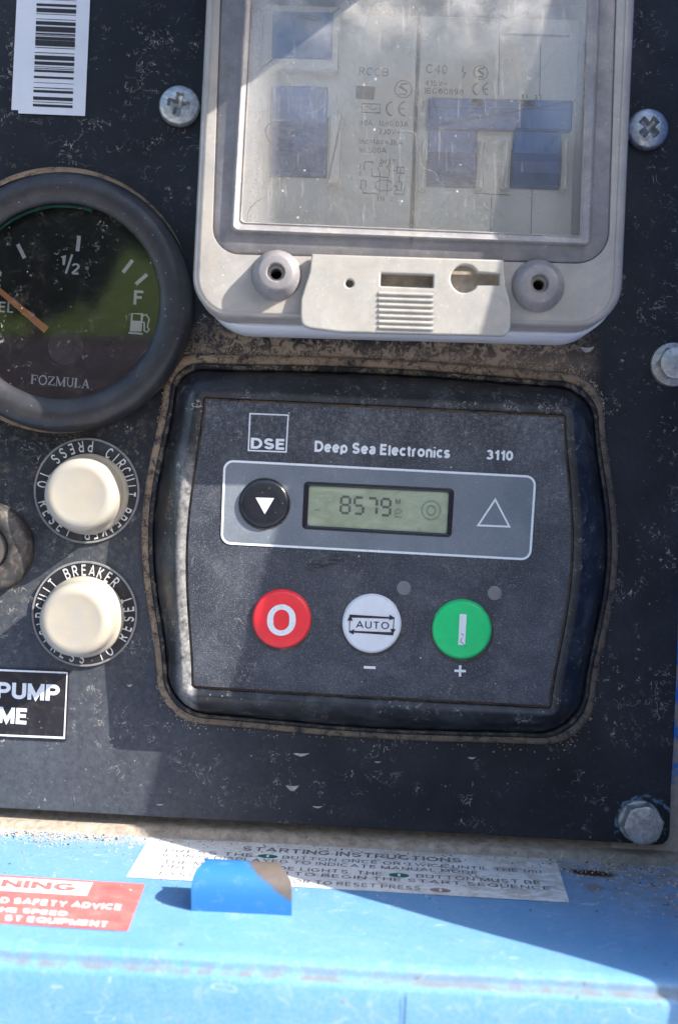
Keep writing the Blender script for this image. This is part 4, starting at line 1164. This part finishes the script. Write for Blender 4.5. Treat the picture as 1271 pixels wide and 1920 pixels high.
g = MB(); tilt_box(g, [(490, 208), (506, 208), (503, 345), (487, 345)], wB + .5, wB + 26, 3); g.build("cheek", M['bcheek'], rc)
g = MB(); tilt_box(g, [(617, 212), (644, 213), (639, 345), (612, 344)], wB + .5, wB + 26, 3); g.build("cheek", M['bcheek'], rc)
def toggle(P, parent, mat2):
    x0, y0, x1, y1 = P
    g = MB(); line(g, [((x0 + x1) / 2, y0 + (y1 - y0) * .35), ((x0 + x1) / 2 - 3, y1 + 6)], x1 - x0 + 9, wB + .35); g.build('toggle_slot_shade', M['slot'], parent)  # flat dark strip painted in as the shade of the toggle recess
    g = MB(); tilt_box(g, [(x0, y0), (x1, y0 + 2), (x1 - 3, y1 + 2), (x0 - 3, y1)], wB + .6, wB + 10, 2); b = g.build("toggle_plate", M['bblue'], parent)
    h = y1 - y0
    g = MB(); rings = []
    for t_, w in ((.40, wB + 10.5), (.46, wB + 22), (.55, wB + 32), (.75, wB + 30), (.97, wB + 12)):
        rings.append([at(x0 + 2 - 3 * t_ + (x1 - x0 - 4) * k / 4, y0 + h * t_ + 2 * k / 4, w) for k in range(5)])
    g.loft(rings, closed=False)
    g.build("toggle_lever", mat2, parent, smooth=True, sharp=40)
toggle((508, 160, 615, 327), rc, M['bblue2'])
wT = wB + .6
INKB = M['bink']; g = MB()
text(g, "RCCB", (672.5, 141), (728, 143.5), 15.5, wT, .0)
flat(g, [(668, 160.5), (703, 162.5), (701, 187), (666, 185)], wT)
def ssym(mb, x, y, r):
    line(mb, circ(x, y, r, 26), 1.7, wT, True)
    line(mb, [(x + r * .5, y - r * .62), (x - r * .2, y - r * .6), (x - r * .4, y - r * .3), (x + r * .45, y + r * .3), (x + r * .2, y + r * .62), (x - r * .5, y + r * .6)], 2.6, wT)
def ce(mb, x, y, r):
    for cx in (x, x + r * 1.75):
        line(mb, [(cx - r * cos(radians(a)) + r, y - r * sin(radians(a))) for a in range(-80, 81, 16)], 2.8, wT)
    line(mb, [(x + r * 1.75 + 2, y), (x + r * 2.5, y)], 2.4, wT + .3)
ssym(g, 756, 167, 16); ce(g, 724, 204, 13.5)
line(g, [(679, 194), (713, 195.5), (712, 212), (678, 210.5)], 1.4, wT, True)
line(g, [(684, 201), (689, 199), (694, 203), (700, 206), (706, 202)], 1.3, wT)
text(g, "40A", (674, 235), (698, 236), 10.5, wT); text(g, "I∆n0.03A", (711, 236), (765, 238), 10.5, wT); text(g, "230V~", (710, 251.5), (750, 253), 10.5, wT)
text(g, "Inc=I∆c=3kA", (673, 269), (755, 272), 10, wT); text(g, "Im 500A", (673, 286), (724, 287.5), 10.5, wT)
text(g, "N", (717, 307), (724, 307), 8, wT); text(g, "1", (735, 306), (739, 306), 8, wT)
for pts in ([(715, 297), (714, 307)], [(731, 297), (730, 307)], [(698, 308), (699, 304), (684, 303), (682, 320)], [(697, 316), (697, 330), (729, 333), (730, 318), (723, 312)], [(708, 314), (712, 322), (711, 365)], [(727, 333), (725, 368)],
            [(682, 340), (682, 338)], [(680, 356), (680, 362), (708, 363)], [(736, 320), (742, 320)], [(749, 327), (748, 341)], [(738, 350), (741, 348), (744, 352), (743, 356), (738, 363), (757, 365), (758, 352)]): line(g, pts, 1.5, wT)
line(g, circ(713.5, 309.5, 3, 12), 1.2, wT, True); line(g, circ(729.5, 310, 3, 12), 1.2, wT, True)
line(g, [(677, 338), (686, 338.5), (685, 355), (676, 354)], 1.4, wT, True); line(g, [(744, 341), (753, 341.5), (752, 357), (743, 356.5)], 1.4, wT, True); line(g, [(744, 313), (757, 313.5), (757, 325), (744, 324.5)], 1.6, wT, True)
line(g, [(750.5, 313), (750, 325)], 1.3, wT + .3)
ob = outline([(704, 338), (736, 339), (736, 358), (704, 357)], 9, (0,) * 4, 6, 2); line(g, ob, 1.5, wT, True)
text(g, "N", (713, 377), (720, 377), 9, wT); text(g, "2", (731, 377.5), (737, 377.5), 9, wT); line(g, [(708, 364), (708, 377)], 1.5, wT)
text(g, "T", (673, 318), (678, 318), 8, wT); text(g, "E", (673, 330), (679, 330), 8, wT)
g.build("print", INKB, rc)

mc = thing("miniature_circuit_breaker", "wide cream breaker with blue bar and two toggles, right behind the clear window", "circuit breaker", at(930, 250, 20))
g = MB(); tilt_box(g, [(789, 30), (1085, 38), (1070, 470), (774, 462)], 20, wB); g.build("breaker_body", M['breaker'], mc)
g = MB()
for a, b_ in (((936, 34), (934, 178)), ((1013, 80), (1011, 180)), ((921, 370), (919, 460)), ((997, 352), (994, 460)), ((890, 362), (956, 366)), ((940, 64), (1068, 68))):
    g = MB(); line(g, [a, b_], 4.0 if a[0] == 940 else 1.6, wT); g.build("moulding_line", M['greyprint'], mc)
g = MB(); tilt_box(g, [(802, 182), (1075, 188), (1071, 245), (800, 240)], wB + .6, wB + 16, 3); b = g.build("toggle_bar", M['bblue'], mc)
g = MB(); line(g, [(803, 201), (1073, 206)], 2.0, wB + 16.6); g.build("groove", M['bblue2'], b)
g = MB()
for q in ([(971, 187), (1003, 188), (1002, 200), (970, 199)], [(884, 185), (906, 186), (905, 198), (883, 197)]): flat(g, q, wB + 16.8)
g.build("indicator_window", M['seam'], b)
toggle((803, 243, 894, 346), mc, M['bblue2']); toggle((962, 245, 1052, 349), mc, M['bblue2'])
for x0, x1 in ((789, 802), (897, 911), (944, 958), (1055, 1068)):
    g = MB(); tilt_box(g, [(x0, 262), (x1, 263), (x1 - 4, 354), (x0 - 4, 352)], wB + .6, wB + 26, 3); g.build("cheek", M['bcheek'], mc)
g = MB()
text(g, "C40", (798, 137), (838, 139), 17, wT); text(g, "415V~", (796, 160), (838, 162), 10.5, wT); text(g, "IEC60898", (796, 175), (868, 178), 10.5, wT)
ssym(g, 901, 136, 13); ce(g, 886, 167, 11)
text(g, "1", (977, 186), (981, 186), 9, wT); text(g, "3", (1001, 187), (1007, 187), 9, wT)
line(g, [(987, 177), (987, 186)], 1.4, wT); line(g, [(1013, 178), (1013, 187)], 1.4, wT)
line(g, [(800, 190), (794, 190), (793, 207), (799, 207)], 1.3, wT)
line(g, [(868, 124), (866, 134), (872, 136), (868, 146)], 1.5, wT)
g.build("print", INKB, mc)
g = MB(); tilt_box(g, [(783.6, 24), (788.4, 24), (773.4, 466), (767.6, 466)], 20, wB - 6, 1); g.build("seam", M['seam'], rc)

# ================================================================== LEDGE: STICKERS, TAB, CRUMBS
def quad3(A, B, C, Dd, lift=.8):
    P = [sh(*A, lift), sh(*B, lift), sh(*C, lift), sh(*Dd, lift)]       # TL TR BR BL
    def f(s_, t_, up=0.0):
        return (P[0] * (1 - s_) + P[1] * s_) * (1 - t_) + (P[3] * (1 - s_) + P[2] * s_) * t_ + Vector((0, 0, up * S))
    return f
st = thing("instruction_sticker", "dirty white starting instructions sticker on the blue ledge", "sticker", sh(660, 1640))
f = quad3((284, 1566.5), (1041, 1609), (1067, 1693), (237, 1645), .3)
g = MB(); nx_ = 24
g.loft([[f(i / nx_, t_, .8) for i in range(nx_ + 1)] for t_ in (.02, .3, .6, 1.0)], closed=False)
g.build("sticker_sheet", M['stick'], st)
g = MB()
def srow(s_, a, b, t_, cap, bold=.0):
    """row of print: a..b across the sheet, baseline at t_, cap height as a share of the sheet"""
    text3(g, s_, f(a, t_, 1.2), f(b, t_, 1.2), f(a, t_ - cap, 1.2), f(b, t_ - cap, 1.2), bold)
srow("STARTING INSTRUCTIONS", .235, .765, .26, .105, .02)
srow("PRESS THE", .055, .265, .40, .075); srow("BUTTON ONCE OR TWICE UNTIL THE (m)", .335, .955, .40, .075)
srow("ICON IS DISPLAYED TO INDICATE MANUAL MODE", .055, .80, .505, .072)
srow("THE MANUAL MODE LIGHTS. THE", .065, .575, .66, .08); srow("BUTTON MUST BE", .655, .945, .66, .08)
srow("PRESSED AGAIN TO BEGIN THE START SEQUENCE", .065, .965, .765, .072)
srow("TO STOP THE ENGINE OR TO RESET PRESS", .065, .665, .93, .08)
g.build("lettering", M['stickink'], st)
def sdot(s_, t_, mat, rs=.024, name="icon"):
    g = MB(); g.add([f(s_ + rs * cos(a), t_ + rs * 1.9 * sin(a), 1.3) for a in [2 * pi * i / 24 for i in range(24)]], [tuple(range(24))]); b = g.build(name, mat, st)
    g = MB(); g.add([f(s_ - .003, t_ - .028, 1.6), f(s_ + .003, t_ - .028, 1.6), f(s_ + .003, t_ + .028, 1.6), f(s_ - .003, t_ + .028, 1.6)], [(0, 1, 2, 3)]); g.build("bar", M['white'], b)
sdot(.30, .365, M['stickgreen']); sdot(.615, .63, M['stickgreen']); sdot(.71, .905, M['stickbrown'])

st2 = thing("warning_sticker", "faded red and white warning sticker on the ledge, cut by the left edge", "sticker", sh(100, 1690))
f2 = quad3((-60, 1637), (273, 1658.5), (240, 1746), (-60, 1728), .3)
g = MB(); g.loft([[f2(i / 8, t_, .7) for i in range(9)] for t_ in (0, .5, 1)], closed=False); g.build("sticker_sheet", M['redst'], st2)
shp = lambda z: (lambda x, y: sh(x, y, z))
g = MB(); g.poly([(-60, 1640.5), (175, 1655), (163, 1679.5), (-60, 1666)], shp(1.6)); g.build("banner", M['label'], st2)
def stext(mb, s_, p0, p1, cap, lift, lean=.35, bold=.04):
    q0, q1 = (p0[0] + lean * cap, p0[1] - cap), (p1[0] + lean * cap, p1[1] - cap)
    text3(mb, s_, sh(*p0, lift), sh(*p1, lift), sh(*q0, lift), sh(*q1, lift), bold)
g = MB(); stext(g, "NING", (2, 1662), (142, 1671), 13.5, 2.2); g.build("red_lettering", M['redst'], st2)
g = MB(); stext(g, "D SAFETY ADVICE", (0, 1692.5), (226, 1706.5), 10.5, 1.4); stext(g, "HE SPEED", (0, 1709), (126, 1717.5), 8.2, 1.4); stext(g, "ST EQUIPMENT", (8, 1725.5), (200, 1738), 10, 1.4)
g.build("white_lettering", M['label'], st2)

# bent tab standing on the ledge
WT = 352
def tabpt(x, up, w):
    """x, up measured in photo px at the tab's base"""
    k = (D - WT) / D
    xt = CX + (x - CX) * k
    return T(xt, SL0 + SLX * xt + SLW * WT - up * k + .0, w)
def tab_row(up, w, inset_=0): return (up, w, inset_)
prof = [(-3, 352), (10, 353), (28, 354), (46, 352), (60, 347), (70, 340), (77, 330), (81, 317), (82, 303), (80, 292)]
def side(up):  # rounded top corners
    if up <= 48: return 0
    t_ = min(1, (up - 48) / 34); return 25 * (1 - sqrt(max(0, 1 - t_ * t_)))
g = MB(); front = []; back = []
for up, w in prof:
    e = side(up)
    x0, x1 = 359 + e, 547 - e * 1.2
    n = 14
    front.append([tabpt(x0 + (x1 - x0) * i / n - up * 0.0, up, w) for i in range(n + 1)])
    back.append([tabpt(x0 + (x1 - x0) * i / n, max(up - 7 * (up > 60) - 0, -3), w - 13 * (1 if up <= 70 else .4)) for i in range(n + 1)])
g.loft(front, closed=False); g.loft(back, closed=False)
n = 14
edge_f = [r[0] for r in front] + front[-1][1:] + [r[-1] for r in front][::-1][1:]
edge_b = [r[0] for r in back] + back[-1][1:] + [r[-1] for r in back][::-1][1:]
g.loft([edge_f, edge_b], closed=False)
tb = g.build("bent_tab", M['tab'], None, smooth=True, sharp=35)
tag(tb, "blue bent metal tab with a bare brown corner, standing on the ledge", "metal tab")

# loose dust and grit
rnd = random.Random(3)
def crumbs(name, mat, gen, cnt, label):
    vs, fs = [], []
    for i in range(cnt):
        p, r = gen()
        a = rnd.random() * 6.28; k = len(vs)
        for j in range(5):
            q = a + j * 2 * pi / 5
            vs.append(p + Vector((cos(q) * r * rnd.uniform(.6, 1.3), sin(q) * r * rnd.uniform(.6, 1.2), rnd.uniform(-.2, .4) * r)) * S)
        vs.append(p + Vector((rnd.uniform(-.3, .3) * r, rnd.uniform(-.3, .3) * r, r * .9)) * S)
        vs.append(p - Vector((0, -r * .2, r * .9)) * S)
        for j in range(5):
            fs.append((k + j, k + (j + 1) % 5, k + 5)); fs.append((k + (j + 1) % 5, k + j, k + 6))
    o = mk(name, vs, fs, mat)
    o['kind'] = 'stuff'; o['label'] = label
    return o
def ledge_gen():
    x = rnd.uniform(-100, 1380); w = 16 + abs(rnd.gauss(0, 1)) * (30 + max(0, (x - 950)) * .35)
    if rnd.random() < .12: w = rnd.uniform(20, 300)
    return LP(x, min(w, 470), -.4), rnd.choice([1.0, 1.3, 1.8, 2.4]) * rnd.uniform(.6, 1.2)
crumbs("ledge_grit", M['crumb'], ledge_gen, 2600, "pale grit lying along the back of the blue ledge")
crumbs("dark_ledge_grit", M['crumbdark'], ledge_gen, 500, "dark grit lying along the back of the blue ledge")
def gasket_gen():
    i = rnd.randrange(len(O)); a, b = O[i], O[(i + 1) % len(O)]; t_ = rnd.random()
    x, y = a[0] + (b[0] - a[0]) * t_, a[1] + (b[1] - a[1]) * t_
    if y > 800 and rnd.random() < .75: x, y = rnd.uniform(360, 1080), 0; y = 664 + (x - 345) * .051
    d = abs(rnd.gauss(0, 1)) * 9
    return at(x, y - d * (1 if y < 800 else -1) * .9, .8), rnd.uniform(.7, 2.0)
crumbs("panel_grit", M['crumb'], gasket_gen, 1100, "tan grit caught on the panel round the controller gasket")

# dried splash marks and chips of dirt on the panel, each a thin crust
rs = random.Random(11)
g = MB()
marks = [(565, 1413, 15, 5), (548, 1474, 12, 9), (595, 1512, 9, 3), (708, 1428, 6, 2), (1100, 652, 13, 9), (884, 1420, 8, 3), (1180, 606, 0, 0), (300, 1508, 6, 2), (243, 1284, 5, 4)]
for x, y, a, b in marks:
    if a == 0: continue
    top = [(x + a * (2 * i / 8 - 1), y - b * .25 * rs.uniform(.2, 1) + (.5 - abs(i / 8 - .5)) * b * .3) for i in range(9)]
    bot = [(x + a * (2 * i / 8 - 1) * .93, y + b * sin(pi * i / 8) * rs.uniform(.8, 1.1) + .6) for i in range(8, -1, -1)]
    P_ = top + bot
    g.loft([[at(px, py, .3) for px, py in P_], [at(x + (px - x) * .8, y + (py - y) * .8, 1.3) for px, py in P_]], False, True)
o = g.build("dried_splashes", M['dustwhite']); o['kind'] = 'stuff'; o['label'] = "pale dried splash marks on the black panel below the controller"
